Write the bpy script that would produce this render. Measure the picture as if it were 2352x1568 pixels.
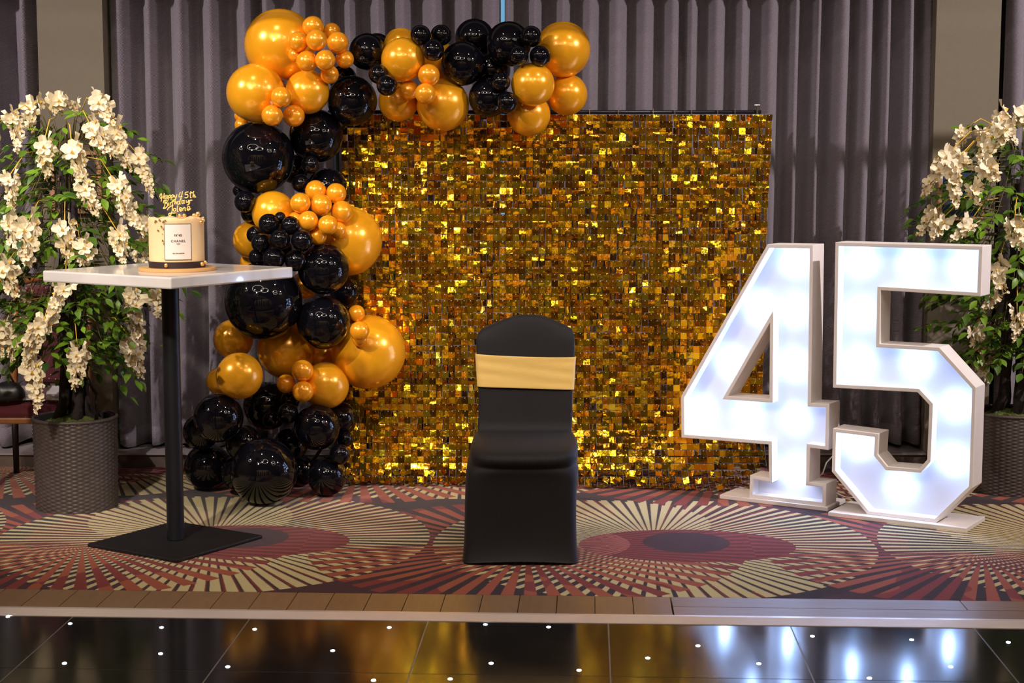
import bpy, bmesh, math, random
from mathutils import Vector, Matrix, noise
R = math.radians
rnd = random.Random(7)
for o in list(bpy.data.objects): bpy.data.objects.remove(o)
sc = bpy.context.scene
COL = sc.collection

# ---------------------------------------------------------------- camera, world, lights, exposure
F = 3780.0; H = 1.5; TH = R(6.4)
CT, ST = math.cos(TH), math.sin(TH)
cd = bpy.data.cameras.new('camera'); cam = bpy.data.objects.new('camera', cd); COL.objects.link(cam)
cd.lens = F/2352*36; cd.sensor_width = 36
cam.location = (0, 0, H); cam.rotation_euler = (R(90)-TH, 0, 0)
cd.dof.use_dof = True; cd.dof.focus_distance = 6.9; cd.dof.aperture_fstop = 5.6
sc.camera = cam
sc.view_settings.view_transform = 'Standard'; sc.view_settings.look = 'None'
sc.view_settings.gamma = 1; sc.view_settings.use_curve_mapping = False
sc.view_settings.exposure = 0.3
w = bpy.data.worlds.new('world'); sc.world = w; w.use_nodes = True
w.node_tree.nodes['Background'].inputs[0].default_value = (0.5, 0.55, 0.7, 1)
w.node_tree.nodes['Background'].inputs[1].default_value = 0.05

def light(name, typ, loc, energy, color, size=0.1, target=None, spot=None, blend=0.5, size_y=None):
    l = bpy.data.lights.new(name, typ); l.energy = energy; l.color = color
    if typ == 'AREA':
        l.size = size
        if size_y: l.shape = 'RECTANGLE'; l.size_y = size_y
    else: l.shadow_soft_size = size
    if typ == 'SPOT': l.spot_size = R(spot); l.spot_blend = blend
    o = bpy.data.objects.new(name, l); COL.objects.link(o); o.location = loc
    if target is not None:
        o.rotation_euler = (Vector(target)-Vector(loc)).to_track_quat('-Z', 'Y').to_euler()
    return o
WARM = (1.0, 0.86, 0.72)
# ceiling spots that rake across the curtains
for x, tx, e_ in ((-4.4, -1.5, 600), (4.5, 1.5, 700)):
    light('ceiling_spot_lamp', 'SPOT', (x, 4.6, 3.95), e_, (1.0, 0.88, 0.88), 0.03, (tx, 8.0, 1.35), 62, 0.9)
# unseen warm lamps added as general fill over the stage side
for x, y, e_ in ((-2.6, 3.0, 60), (-0.9, 2.6, 70), (0.9, 2.6, 65), (2.6, 3.0, 35), (-1.2, 5.6, 30), (1.4, 5.6, 30)):
    light('stage_fill_lamp', 'SPOT', (x, y, 4.12), e_*1.3, WARM, 0.07, (x*0.9, y+2.2, 0), 110, 0.8)
# lamps added in the unseen hall to brighten the far wall the foil mirrors
for x in (-3.2, -1.1, 1.1, 3.2):
    light('hall_fill_lamp', 'SPOT', (x, -2.6, 4.12), 520, (1.0, 0.80, 0.55), 0.07, (x, -4.6, 0.9), 100, 0.6)
light('table_fill_lamp', 'SPOT', (-2.2, 1.8, 3.9), 650, (1.0, 0.86, 0.70), 0.10, (-1.45, 6.5, 1.15), 30, 0.7)  # added lamp, out of view, brightens the marble table and cake

# ---------------------------------------------------------------- helpers
def ray(px, py):
    u = (px-1176)/F; v = (784-py)/F
    return Vector((u, CT+v*ST, -ST+v*CT))
def at(px, py, Y):
    d = ray(px, py); return Vector((0, 0, H)) + d*(Y/d.y)
def gp(px, py, z=0.0):
    d = ray(px, py); return Vector((0, 0, H)) + d*((z-H)/d.z)

def tag(o, label=None, cat=None, group=None, kind=None):
    if label: o['label'] = label
    if cat: o['category'] = cat
    if group: o['group'] = group
    if kind: o['kind'] = kind
    return o
def empty(name, loc, label=None, cat=None, group=None, rz=0):
    o = bpy.data.objects.new(name, None); COL.objects.link(o)
    o.location = loc; o.rotation_euler = (0, 0, rz); o.empty_display_size = 0.1
    return tag(o, label, cat, group)

class MB:
    def __init__(s): s.v = []; s.f = []; s.m = []
    def add(s, verts, faces, mi=0, M=None):
        n = len(s.v)
        for p in verts:
            p = Vector(p); s.v.append(M @ p if M is not None else p)
        for f in faces: s.f.append(tuple(i+n for i in f)); s.m.append(mi)
    def box(s, x0, x1, y0, y1, z0, z1, mi=0, M=None):
        s.add([(x0,y0,z0),(x1,y0,z0),(x1,y1,z0),(x0,y1,z0),(x0,y0,z1),(x1,y0,z1),(x1,y1,z1),(x0,y1,z1)],
              [(0,3,2,1),(4,5,6,7),(0,1,5,4),(1,2,6,5),(2,3,7,6),(3,0,4,7)], mi, M)
    def tube(s, pts, rads, n=8, mi=0, cap=True, M=None):
        pts = [Vector(p) for p in pts]
        if not hasattr(rads, '__len__'): rads = [rads]*len(pts)
        vs = []; fs = []; prev = None
        for i, p in enumerate(pts):
            d = (pts[min(i+1, len(pts)-1)]-pts[max(i-1, 0)]).normalized()
            if prev is None:
                a = Vector((0,0,1)) if abs(d.z) < .9 else Vector((1,0,0))
                e1 = d.cross(a).normalized()
            else: e1 = (prev-d*prev.dot(d)).normalized()
            prev = e1; e2 = d.cross(e1)
            for k in range(n):
                t = 2*math.pi*k/n; vs.append(p+(e1*math.cos(t)+e2*math.sin(t))*rads[i])
        for i in range(len(pts)-1):
            for k in range(n):
                a = i*n+k; b = i*n+(k+1) % n; fs.append((a, b, b+n, a+n))
        if cap: fs.append(tuple(range(n-1, -1, -1))); fs.append(tuple(range((len(pts)-1)*n, len(pts)*n)))
        s.add(vs, fs, mi, M)
    def lathe(s, prof, n=32, mi=0, M=None, cap0=False, cap1=False):
        vs = []; fs = []
        for r, z in prof:
            for k in range(n):
                t = 2*math.pi*k/n; vs.append((r*math.cos(t), r*math.sin(t), z))
        for i in range(len(prof)-1):
            for k in range(n):
                a = i*n+k; b = i*n+(k+1) % n; fs.append((a, b, b+n, a+n))
        if cap0: fs.append(tuple(range(n-1, -1, -1)))
        if cap1: fs.append(tuple(range((len(prof)-1)*n, len(prof)*n)))
        s.add(vs, fs, mi, M)
    def mesh(s, name, mats, smooth=False):
        me = bpy.data.meshes.new(name); me.from_pydata(s.v, [], s.f)
        for m in (mats if isinstance(mats, (list, tuple)) else [mats]): me.materials.append(m)
        me.polygons.foreach_set('material_index', s.m)
        if smooth: me.polygons.foreach_set('use_smooth', [True]*len(s.f))
        me.update(); return me
    def build(s, name, mats, parent=None, smooth=False, loc=None, bevel=0, origin=None):
        if origin is not None:
            origin = Vector(origin); s.v = [Vector(p)-origin for p in s.v]; loc = origin
        me = s.mesh(name, mats, smooth)
        o = bpy.data.objects.new(name, me); COL.objects.link(o)
        if loc is not None: o.location = loc
        if parent: o.parent = parent
        if bevel:
            b = o.modifiers.new('bevel', 'BEVEL'); b.width = bevel; b.segments = 2; b.limit_method = 'ANGLE'
        return o
def link_mesh(name, me, parent=None, M=None):
    o = bpy.data.objects.new(name, me); COL.objects.link(o)
    if parent: o.parent = parent
    if M is not None: o.matrix_local = M
    return o
def smooth_angle(o, ang=40):
    bm = bmesh.new(); bm.from_mesh(o.data)
    for f in bm.faces: f.smooth = True
    for e in bm.edges:
        if len(e.link_faces) == 2 and e.calc_face_angle(0) > R(ang): e.smooth = False
    bm.to_mesh(o.data); bm.free()
def fixn(o):
    bm = bmesh.new(); bm.from_mesh(o.data); bmesh.ops.recalc_face_normals(bm, faces=bm.faces); bm.to_mesh(o.data); bm.free(); return o

# ---- node helpers
class NT:
    def __init__(s, name):
        s.mat = bpy.data.materials.new(name); s.mat.use_nodes = True
        s.t = s.mat.node_tree; s.b = s.t.nodes['Principled BSDF']
    def n(s, typ, **kw):
        nd = s.t.nodes.new(typ)
        for k, v in kw.items(): setattr(nd, k, v)
        return nd
    def put(s, sock, v):
        if isinstance(v, bpy.types.NodeSocket): s.t.links.new(v, sock)
        else: sock.default_value = v
    def m(s, op, a, b=0.0, c=None):
        nd = s.n('ShaderNodeMath', operation=op); s.put(nd.inputs[0], a); s.put(nd.inputs[1], b)
        if c is not None: s.put(nd.inputs[2], c)
        return nd.outputs[0]
    def mix(s, f, a, b):
        nd = s.n('ShaderNodeMix', data_type='RGBA'); s.put(nd.inputs[0], f); s.put(nd.inputs[6], a); s.put(nd.inputs[7], b)
        return nd.outputs[2]
    def noise(s, scale, detail=3, vec=None, out=0):
        nd = s.n('ShaderNodeTexNoise'); nd.inputs['Scale'].default_value = scale; nd.inputs['Detail'].default_value = detail
        if vec is not None: s.t.links.new(vec, nd.inputs['Vector'])
        return nd.outputs[out]
    def coord(s, which='Object'): return s.n('ShaderNodeTexCoord').outputs[which]
    def pos(s): return s.n('ShaderNodeNewGeometry').outputs['Position']
    def mapv(s, vec, scale=(1,1,1), rot=(0,0,0)):
        nd = s.n('ShaderNodeMapping'); s.t.links.new(vec, nd.inputs[0]); nd.inputs['Scale'].default_value = scale; nd.inputs['Rotation'].default_value = rot
        return nd.outputs[0]
    def bump(s, h, strength=0.3, dist=0.01):
        nd = s.n('ShaderNodeBump'); nd.inputs['Strength'].default_value = strength; nd.inputs['Distance'].default_value = dist
        s.put(nd.inputs['Height'], h); s.t.links.new(nd.outputs[0], s.b.inputs['Normal'])
    def set(s, **kw):
        for k, v in kw.items():
            k = k.replace('_', ' '); k = {'Coat': 'Coat Weight', 'Sheen': 'Sheen Weight', 'Base': 'Base Color', 'Emission': 'Emission Color', 'Spec': 'Specular IOR Level', 'Trans': 'Transmission Weight', 'Sub': 'Subsurface Weight'}.get(k, k)
            if isinstance(v, tuple) and len(v) == 3: v = (*v, 1)
            s.put(s.b.inputs[k], v)
        return s
def C4(c): return (*c, 1.0)
def mat(name, base, rough=0.5, metal=0.0, var=0.0, scale=8, bump=0, bscale=60, **kw):
    t = NT(name); t.set(Base=base, Roughness=rough, Metallic=metal, **kw)
    if var or bump: oc = t.coord()
    if var:
        a = tuple(c*(1-var) for c in base); b = tuple(min(1, c*(1+var)) for c in base)
        t.set(Base=t.mix(t.noise(scale, 4, oc), C4(a), C4(b)))
    if bump: t.bump(t.noise(bscale, 3, oc), bump, 0.004)
    return t.mat

M = {}
M['gold_balloon'] = mat('gold_balloon', (0.97, 0.42, 0.012), 0.25, 0.28, var=0.08, scale=3, Coat=0.6, Coat_Roughness=0.06)
M['gold_small'] = mat('gold_small_balloon', (0.96, 0.37, 0.012), 0.24, 0.26, var=0.06, scale=5, Coat=0.6, Coat_Roughness=0.06)
M['black_balloon'] = mat('black_balloon', (0.003, 0.003, 0.005), 0.035, 0.0, Spec=0.5)
M['white_paint'] = mat('white_paint', (0.88, 0.83, 0.82), 0.5, var=0.05, scale=12, bump=0.15, bscale=40)
M['letter_panel'] = mat('letter_panel', (0.86, 0.89, 0.97), 0.45)
M['black_metal'] = mat('black_metal', (0.012, 0.013, 0.018), 0.42, 0.3, var=0.2, bump=0.1, bscale=150)
M['base_metal'] = mat('base_metal', (0.011, 0.010, 0.012), 0.5, 0.2, var=0.3, bump=0.5, bscale=220)
M['chrome'] = mat('chrome', (0.8, 0.8, 0.8), 0.15, 1.0)
M['black_plastic'] = mat('black_plastic', (0.01, 0.01, 0.012), 0.4)
M['cable'] = mat('cable_plastic', (0.7, 0.7, 0.72), 0.4)
# ---------------------------------------------------------------- floor frame (slightly turned room)
E0 = gp(0, 1395); E1 = gp(2352, 1425)
U = (E1-E0).normalized(); N = Vector((-U.y, U.x, 0))
O0 = gp(1176, 1411)
FRM = Matrix(((U.x, N.x, 0, O0.x), (U.y, N.y, 0, O0.y), (0, 0, 1, 0), (0, 0, 0, 1)))
FI = FRM.inverted()
def st(px, py):
    p = FI @ gp(px, py); return p.x, p.y
TC = (FI @ gp(1176, 1366)).y          # front edge of the carpet, in t
YAW = math.atan2(U.y, U.x)

# ---- carpet
def carpet_mat():
    t = NT('patterned_carpet'); oc = t.coord()
    sep = t.n('ShaderNodeSeparateXYZ'); t.t.links.new(oc, sep.inputs[0])
    wob = t.m('MULTIPLY', t.m('SUBTRACT', t.noise(300, 2, oc), 0.5), 0.012)
    s = t.m('ADD', sep.outputs[0], wob); tt = t.m('ADD', sep.outputs[1], wob)
    P = 1.74; ROW = 1.60
    A = FI @ gp(1500, 1247); Bc = FI @ gp(2256, 1268)
    def cell(cx, cy):
        row = t.m('FLOOR', t.m('DIVIDE', t.m('ADD', t.m('SUBTRACT', tt, cy), ROW/2), ROW))
        y = t.m('SUBTRACT', t.m('SUBTRACT', tt, cy), t.m('MULTIPLY', row, ROW))
        sh = t.m('MULTIPLY', row, P*0.5)
        x = t.m('SUBTRACT', t.m('FLOORED_MODULO', t.m('ADD', t.m('SUBTRACT', t.m('SUBTRACT', s, cx), sh), P/2), P), P/2)
        r = t.m('SQRT', t.m('ADD', t.m('MULTIPLY', x, x), t.m('MULTIPLY', y, y)))
        return x, y, r, t.m('ARCTAN2', y, x)
    def stripes(a, n, duty, ph=0.0):
        fr = t.m('FRACT', t.m('ADD', t.m('MULTIPLY', a, n/(2*math.pi)), ph+50.0))
        return t.m('LESS_THAN', fr, duty)
    def inside(x, y, cx, cy, rr):
        dx = t.m('SUBTRACT', x, cx); dy = t.m('SUBTRACT', y, cy)
        return t.m('LESS_THAN', t.m('SQRT', t.m('ADD', t.m('MULTIPLY', dx, dx), t.m('MULTIPLY', dy, dy))), rr)
    AND = lambda a, b: t.m('MULTIPLY', a, b)
    NOT = lambda a: t.m('SUBTRACT', 1.0, a)
    OR = lambda a, b: t.m('MAXIMUM', a, b)
    ax, ay, ar, aa = cell(A.x, A.y)
    bx, by, br, ba = cell(Bc.x, Bc.y)
    exx = t.m('DIVIDE', t.m('SUBTRACT', ax, 0.13), 0.42); eyy = t.m('DIVIDE', t.m('ADD', ay, 0.03), 0.27)
    inner = t.m('LESS_THAN', t.m('ADD', t.m('MULTIPLY', exx, exx), t.m('MULTIPLY', eyy, eyy)), 1.0)
    ringA = AND(t.m('LESS_THAN', ar, 0.86), NOT(inner))
    lens1 = inside(ax, ay, 0.20, -0.47, 0.40)
    lens2 = inside(ax, ay, -0.17, 0.36, 0.42)
    duty = t.m('ADD', 0.45, t.m('MULTIPLY', OR(lens1, lens2), 0.24))
    sA = AND(ringA, stripes(aa, 88, duty))
    maskB = AND(t.m('LESS_THAN', br, 0.84), t.m('GREATER_THAN', br, 0.05))
    sB = AND(maskB, stripes(ba, 54, 0.56, 0.3))
    low = t.m('LESS_THAN', by, 0.0)
    plum = (0.022, 0.008, 0.016, 1); rust = (0.36, 0.075, 0.035, 1); crim = (0.19, 0.009, 0.016, 1); cream = (0.62, 0.53, 0.27, 1)
    rustc = t.mix(t.m('MULTIPLY', t.m('GREATER_THAN', t.noise(2.3, 1, oc), 0.53), 0.8), rust, crim)
    # fine crimson rays in the dark gaps of the cream ring, broken up like woven dashes
    gapc = t.mix(AND(stripes(aa, 44, 0.5, 0.1), t.m('GREATER_THAN', t.noise(1.7, 1, oc), 0.47)), plum, crim)
    # centre disc
    disc = AND(t.m('LESS_THAN', ar, 0.86), inner)
    c = plum
    c = t.mix(t.m('GREATER_THAN', t.noise(1.3, 1, oc), 0.55), c, (0.05, 0.008, 0.02, 1))
    c = t.mix(sB, c, rustc)
    c = t.mix(AND(ringA, NOT(AND(low, maskB))), c, gapc)
    c = t.mix(disc, c, (0.13, 0.007, 0.014, 1))
    blob = AND(disc, inside(ax, ay, 0.13, 0.02, 0.17))
    c = t.mix(blob, c, (0.04, 0.008, 0.02, 1))
    c = t.mix(AND(AND(disc, stripes(t.m('ARCTAN2', by, bx), 90, 0.4)), NOT(blob)), c, (0.26, 0.03, 0.03, 1))
    pink = inside(ax, ay, -0.33, -0.02, 0.24)
    c = t.mix(AND(pink, AND(disc, stripes(aa, 60, 0.65))), c, (0.42, 0.12, 0.10, 1))
    c = t.mix(AND(sA, NOT(AND(sB, low))), c, cream)
    c = t.mix(t.m('MULTIPLY', t.noise(260, 2, oc), 0.35), c, (0.03, 0.02, 0.02, 1))
    t.set(Base=c, Roughness=0.95, Spec=0.15, Sheen=0.15)
    t.bump(t.noise(500, 2, oc), 0.5, 0.004)
    return t.mat
mb = MB()
mb.box(-6, 6, TC, TC+3.2, -0.05, 0.0)
carpet = mb.build('floor', carpet_mat()); carpet.matrix_world = FRM; tag(carpet, kind='structure', label='dark carpet with fans of cream and rust rays')

# ---- wooden border planks between the carpet and the dance floor
def wood_mat(name, a, b, rot=0.0, rough=0.45):
    t = NT(name); oc = t.coord()
    oi = t.n('ShaderNodeObjectInfo')
    v = t.mapv(oc, (6, 60, 6) if not rot else (60, 6, 6))
    off = t.n('ShaderNodeVectorMath', operation='ADD'); t.t.links.new(v, off.inputs[0]); t.t.links.new(oi.outputs['Random'], off.inputs[1])
    n1 = t.noise(1.0, 6, off.outputs[0]); n2 = t.noise(9, 3, oc)
    c = t.mix(n1, C4(a), C4(b)); c = t.mix(t.m('MULTIPLY', n2, 0.4), c, C4(tuple(x*0.5 for x in a)))
    c = t.mix(t.m('MULTIPLY', oi.outputs['Random'], 0.35), c, C4(tuple(x*0.6 for x in a)))
    t.set(Base=c, Roughness=rough); t.bump(n1, 0.25, 0.003); return t.mat
M['plank_s'] = wood_mat('plank_wood', (0.20, 0.115, 0.06), (0.33, 0.20, 0.11), 1)
M['plank_l'] = wood_mat('plank_wood_long', (0.20, 0.115, 0.06), (0.31, 0.19, 0.11), 0)
border = empty('wood_border', FRM @ Vector((0, 0, 0)), rz=YAW); tag(border, 'narrow border of brown wood planks between carpet and dance floor', kind='structure')
T0 = 0.0
s_split = st(1545, 1400)[0]
pw = 0.1285
mb = MB(); mb.box(0, pw-0.003, T0+0.002, TC-0.002, -0.04, 0.0, 0); pm = mb.mesh('plank', M['plank_s'])
s = s_split-pw
while s > -3.0:
    link_mesh('plank', pm, border, Matrix.Translation((s, 0, 0))); s -= pw
hh = (TC-T0)/2
for row in range(2):
    s = s_split+0.003
    for L in ((0.98, 1.2, 1.2) if row else (1.45, 1.3, 1.2)):
        mb = MB(); mb.box(0, L-0.003, T0+0.002+row*hh, T0+(row+1)*hh-0.002, -0.04, 0.0)
        if s < 3: link_mesh('plank', mb.mesh('plank', M['plank_l']), border, Matrix.Translation((s, 0, 0)))
        s += L
# ---- metal trim: bright bevelled strip
TW = abs((FI @ gp(1176, 1422)).y - (FI @ gp(1176, 1407)).y)
M['trim_metal'] = mat('trim_metal', (0.85, 0.74, 0.70), 0.35, 0.45, var=0.1, bump=0.1)
mb = MB(); mb.add([(-6, 0, 0), (-6, 0, 0.006), (-6, -TW*0.35, 0.009), (-6, -TW, -0.002), (-6, -TW, -0.04), (-6, 0, -0.04),
                   (6, 0, 0), (6, 0, 0.006), (6, -TW*0.35, 0.009), (6, -TW, -0.002), (6, -TW, -0.04), (6, 0, -0.04)],
                  [(0,6,7,1),(1,7,8,2),(2,8,9,3),(3,9,10,4),(4,10,11,5),(5,11,6,0),(0,1,2,3,4,5),(11,10,9,8,7,6)])
o = mb.build('trim_1', M['trim_metal']); o.matrix_world = FRM; fixn(o); tag(o, 'bright metal strip along the dance floor edge', kind='structure')
# ---- dance floor: gloss black tiles with star lights
def tile_mat():
    t = NT('gloss_black_tile'); oc = t.coord()
    n = t.noise(5, 5, oc)
    t.set(Base=t.mix(n, (0.004, 0.0045, 0.006, 1), (0.016, 0.014, 0.013, 1)), Roughness=t.m('ADD', 0.07, t.m('MULTIPLY', n, 0.10)), Spec=0.38)
    t.bump(t.noise(3, 2, oc), 0.03, 0.004); return t.mat
M['tile'] = tile_mat(); M['grout'] = mat('tile_joint', (0.16, 0.145, 0.145), 0.5)
def emis(name, col, strength):
    t = NT(name); t.set(Base=(0.8, 0.8, 0.8), Emission=col, Emission_Strength=strength, Roughness=0.4); return t.mat
M['star'] = emis('star_light_glow', (0.75, 0.86, 1.0), 14)
dfl = empty('dance_floor', FRM @ Vector((0, 0, -0.004)), rz=YAW); tag(dfl, 'gloss black dance floor with tiny white lights', kind='structure')
mb = MB(); mb.box(-6, 6, -11, -TW, -0.06, -0.0012); mb.build('floor_base', M['grout'], dfl)
s1 = st(1397, 1425)[0]; s0 = st(985, 1418)[0]; TS = s1-s0
tiles = []
tm = None
g = 0.0045
mb = MB(); mb.box(g/2, TS-g/2, g/2, TS-g/2, -0.02, 0.0); tm = mb.mesh('tile', M['tile'])
tfront = (FI @ gp(1176, 1547)).y
for i in range(-5, 5):
    for j in range(-2, 1):
        x0 = s1+i*TS; y0 = tfront+j*TS; y1 = min(y0+TS, -TW-0.001)
        if j == 0:
            m2 = MB(); m2.box(g/2, TS-g/2, g/2, y1-y0, -0.02, 0.0); me = m2.mesh('tile', M['tile'])
        else: me = tm
        tiles.append((x0, y0, x0+TS, y0+TS, link_mesh('tile', me, dfl, Matrix.Translation((x0, y0, 0)))))
m2 = MB(); m2.box(-6, 6, -11, tfront-2*TS-g, -0.02, 0.0); tag(m2.build('tile_field', M['tile'], dfl), kind='stuff')
mb = MB(); mb.lathe([(0.0065, -0.002), (0.0065, 0.0012), (0.004, 0.0022)], 8, cap0=True, cap1=True); starm = mb.mesh('star_light', M['star'])
STARS = [(18,1413),(161,1429),(371,1438),(585,1442),(894,1438),(1115,1431),(1260,1437),(1603,1480),(764,1491),(369,1498),(148,1520),(523,1528),(1128,1520),(1330,1536),(858,1559),(1034,1556),(1488,1508),(1866,1458),(1743,1521),(1997,1554),(2094,1466),(2316,1472),(2184,1528)]
for px, py in STARS:
    x, y = st(px, py)
    for t_ in tiles:
        if t_[0] <= x < t_[2] and t_[1] <= y < t_[3]:
            link_mesh('star_light', starm, t_[4], Matrix.Translation((x-t_[0], y-t_[1], 0.0)))

# ---- walls, pillars, windows, ceiling
M['wall'] = mat('beige_wall', (0.155, 0.13, 0.09), 0.8, var=0.06, scale=30, bump=0.2, bscale=90)
M['room_wall'] = mat('room_wall', (0.34, 0.25, 0.15), 0.8, var=0.08, scale=2, bump=0.1)
M['ceil'] = mat('ceiling_paint', (0.13, 0.11, 0.09), 0.85, var=0.05, scale=3, bump=0.1)
M['dark'] = mat('dark_reveal', (0.012, 0.012, 0.014), 0.7, var=0.2)
YP = 7.93
def xw(px, Y=YP, py=400): return at(px, py, Y).x
def struct(name, mb, m, label=None, **k):
    o = mb.build(name, m, **k); tag(o, label, kind='structure'); return o
PL0, PL1, PR0, PR1 = xw(96), xw(245), xw(2141), xw(2288)
mb = MB(); mb.box(PL0, PL1, YP, 8.5, 0, 4.2); struct('wall_pillar_left', mb, M['wall'], 'beige wall pier between left curtains')
mb = MB(); mb.box(PR0, PR1, YP, 8.5, 0, 4.2); struct('wall_pillar_right', mb, M['wall'], 'beige wall pier behind right flowering tree')
mb = MB(); mb.box(-5.5, 5.5, 8.5, 8.6, -0.05, 4.2); struct('wall_back', mb, M['dark'])
mb = MB(); mb.box(-5.6, -5.5, -5.2, 8.6, -0.05, 4.2); struct('wall_left', mb, M['room_wall'])
mb = MB(); mb.box(5.5, 5.6, -5.2, 8.6, -0.05, 4.2); struct('wall_right', mb, M['room_wall'])
mb = MB(); mb.box(-5.6, 5.6, -5.3, -5.2, -0.05, 4.2); struct('wall_front', mb, M['room_wall'])
M['panel'] = wood_mat('dark_reflection_panel', (0.035, 0.018, 0.012), (0.06, 0.03, 0.018), 0)
for k, (x0, x1, z1) in enumerate(((-5.2, -3.9, 2.5), (-3.5, -2.5, 2.9), (-2.0, -0.95, 2.2), (-0.6, 0.25, 2.9), (0.7, 1.8, 2.2), (2.2, 2.9, 2.9), (3.3, 4.8, 2.4))):  # added panels behind the camera, give the sequins dark areas to mirror
    mb = MB(); mb.box(x0, x1, -5.2, -5.14, 0, z1); mb.box(x0+0.08, x1-0.08, -5.14, -5.12, 0.1, z1-0.1); struct('trim_%d' % (k+3), mb, M['panel'], 'dark panel added out of view at the far end of the hall for reflections')
mb = MB(); mb.box(-5.6, 5.6, -5.3, 8.6, 4.2, 4.3); struct('ceiling', mb, M['ceil'])
mb = MB(); mb.box(-5.5, 5.5, 7.55, 7.75, 2.50, 4.2); struct('trim_2', mb, M['ceil'], 'boxed pelmet over the curtains')
# window bays with the daylight seen through slits
M['day'] = emis('daylight_glass', (0.22, 0.55, 0.85), 0.55)
M['frame'] = mat('window_frame_paint', (0.10, 0.10, 0.11), 0.5)
M['skirt'] = wood_mat('skirting_wood', (0.10, 0.075, 0.06), (0.17, 0.13, 0.10), 0)
M['sill'] = mat('sill_metal', (0.5, 0.45, 0.45), 0.35, 0.5)
def bay(k, x0, x1, slits):
    w_ = empty('window_%d' % k, ((x0+x1)/2, 8.3, 0)); tag(w_, kind='structure')
    def b(name, m, a): 
        m2 = MB(); m2.box(*a); m2.v = [v-Vector(w_.location) for v in m2.v]; return m2.build(name, m, w_)
    b('glass', M['day'], (x0, x1, 8.36, 8.37, 0.1, 2.5))
    b('frame', M['frame'], (x0, x1, 8.30, 8.36, 2.44, 2.5)); b('frame', M['frame'], (x0, x1, 8.30, 8.36, 0.05, 0.10))
    xs = [x0]+[v for s_ in slits for v in s_]+[x1]
    for i in range(0, len(xs), 2):
        b('blind', M['dark'], (xs[i], xs[i+1], 8.26, 8.29, 0.071, 2.46))
Ys = 8.27
def sl(px, wd): c = at(px, 400, Ys).x; return (c-wd/2, c+wd/2)
bay(1, -5.4, PL0, [])
bay(2, PL1, PR0, [sl(262, 0.010), sl(1155, 0.020), sl(2138, 0.008)])
bay(3, PR1, 5.4, [])
for k, (x0, x1) in enumerate(((-5.5, PL0), (PL1, PR0), (PR1, 5.5))):
    mb = MB(); mb.box(x0, x1, 7.90, 8.5, -0.02, 0.060, 0); o = struct('baseboard_%s' % ('left', 'middle', 'right')[k], mb, M['skirt'], 'low wooden skirting under the curtains')
    mb = MB(); mb.box(x0, x1, 7.89, 8.5, 0.060, 0.068, 0); mb.build('sill', M['sill'], o)
for nm, x0, x1 in (('baseboard_pier_left', PL0, PL1), ('baseboard_pier_right', PR0, PR1)):
    mb = MB(); mb.box(x0-0.003, x1+0.003, 7.905, 7.935, -0.02, 0.07); struct(nm, mb, M['skirt'])

# ---- curtains
def curtain_mat():
    t = NT('curtain_fabric'); oc = t.coord()
    v = t.mapv(oc, (1, 1, 1), (0, R(32), 0))
    wv = t.n('ShaderNodeTexWave', wave_type='BANDS', bands_direction='Z'); t.t.links.new(v, wv.inputs['Vector'])
    wv.inputs['Scale'].default_value = 55; wv.inputs['Distortion'].default_value = 1.2; wv.inputs['Detail'].default_value = 2; wv.inputs['Detail Scale'].default_value = 6
    n2 = t.noise(160, 2, oc); n3 = t.noise(2.0, 3, oc)
    c = t.mix(wv.outputs['Fac'], (0.18, 0.15, 0.185, 1), (0.27, 0.235, 0.285, 1))
    c = t.mix(t.m('MULTIPLY', n2, 0.5), c, (0.10, 0.085, 0.10, 1))
    t.set(Base=c, Roughness=0.62, Sheen=0.3, Spec=0.35)
    t.bump(t.m('ADD', wv.outputs['Fac'], n2), 0.6, 0.004); return t.mat
M['curtain'] = curtain_mat()
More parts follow.
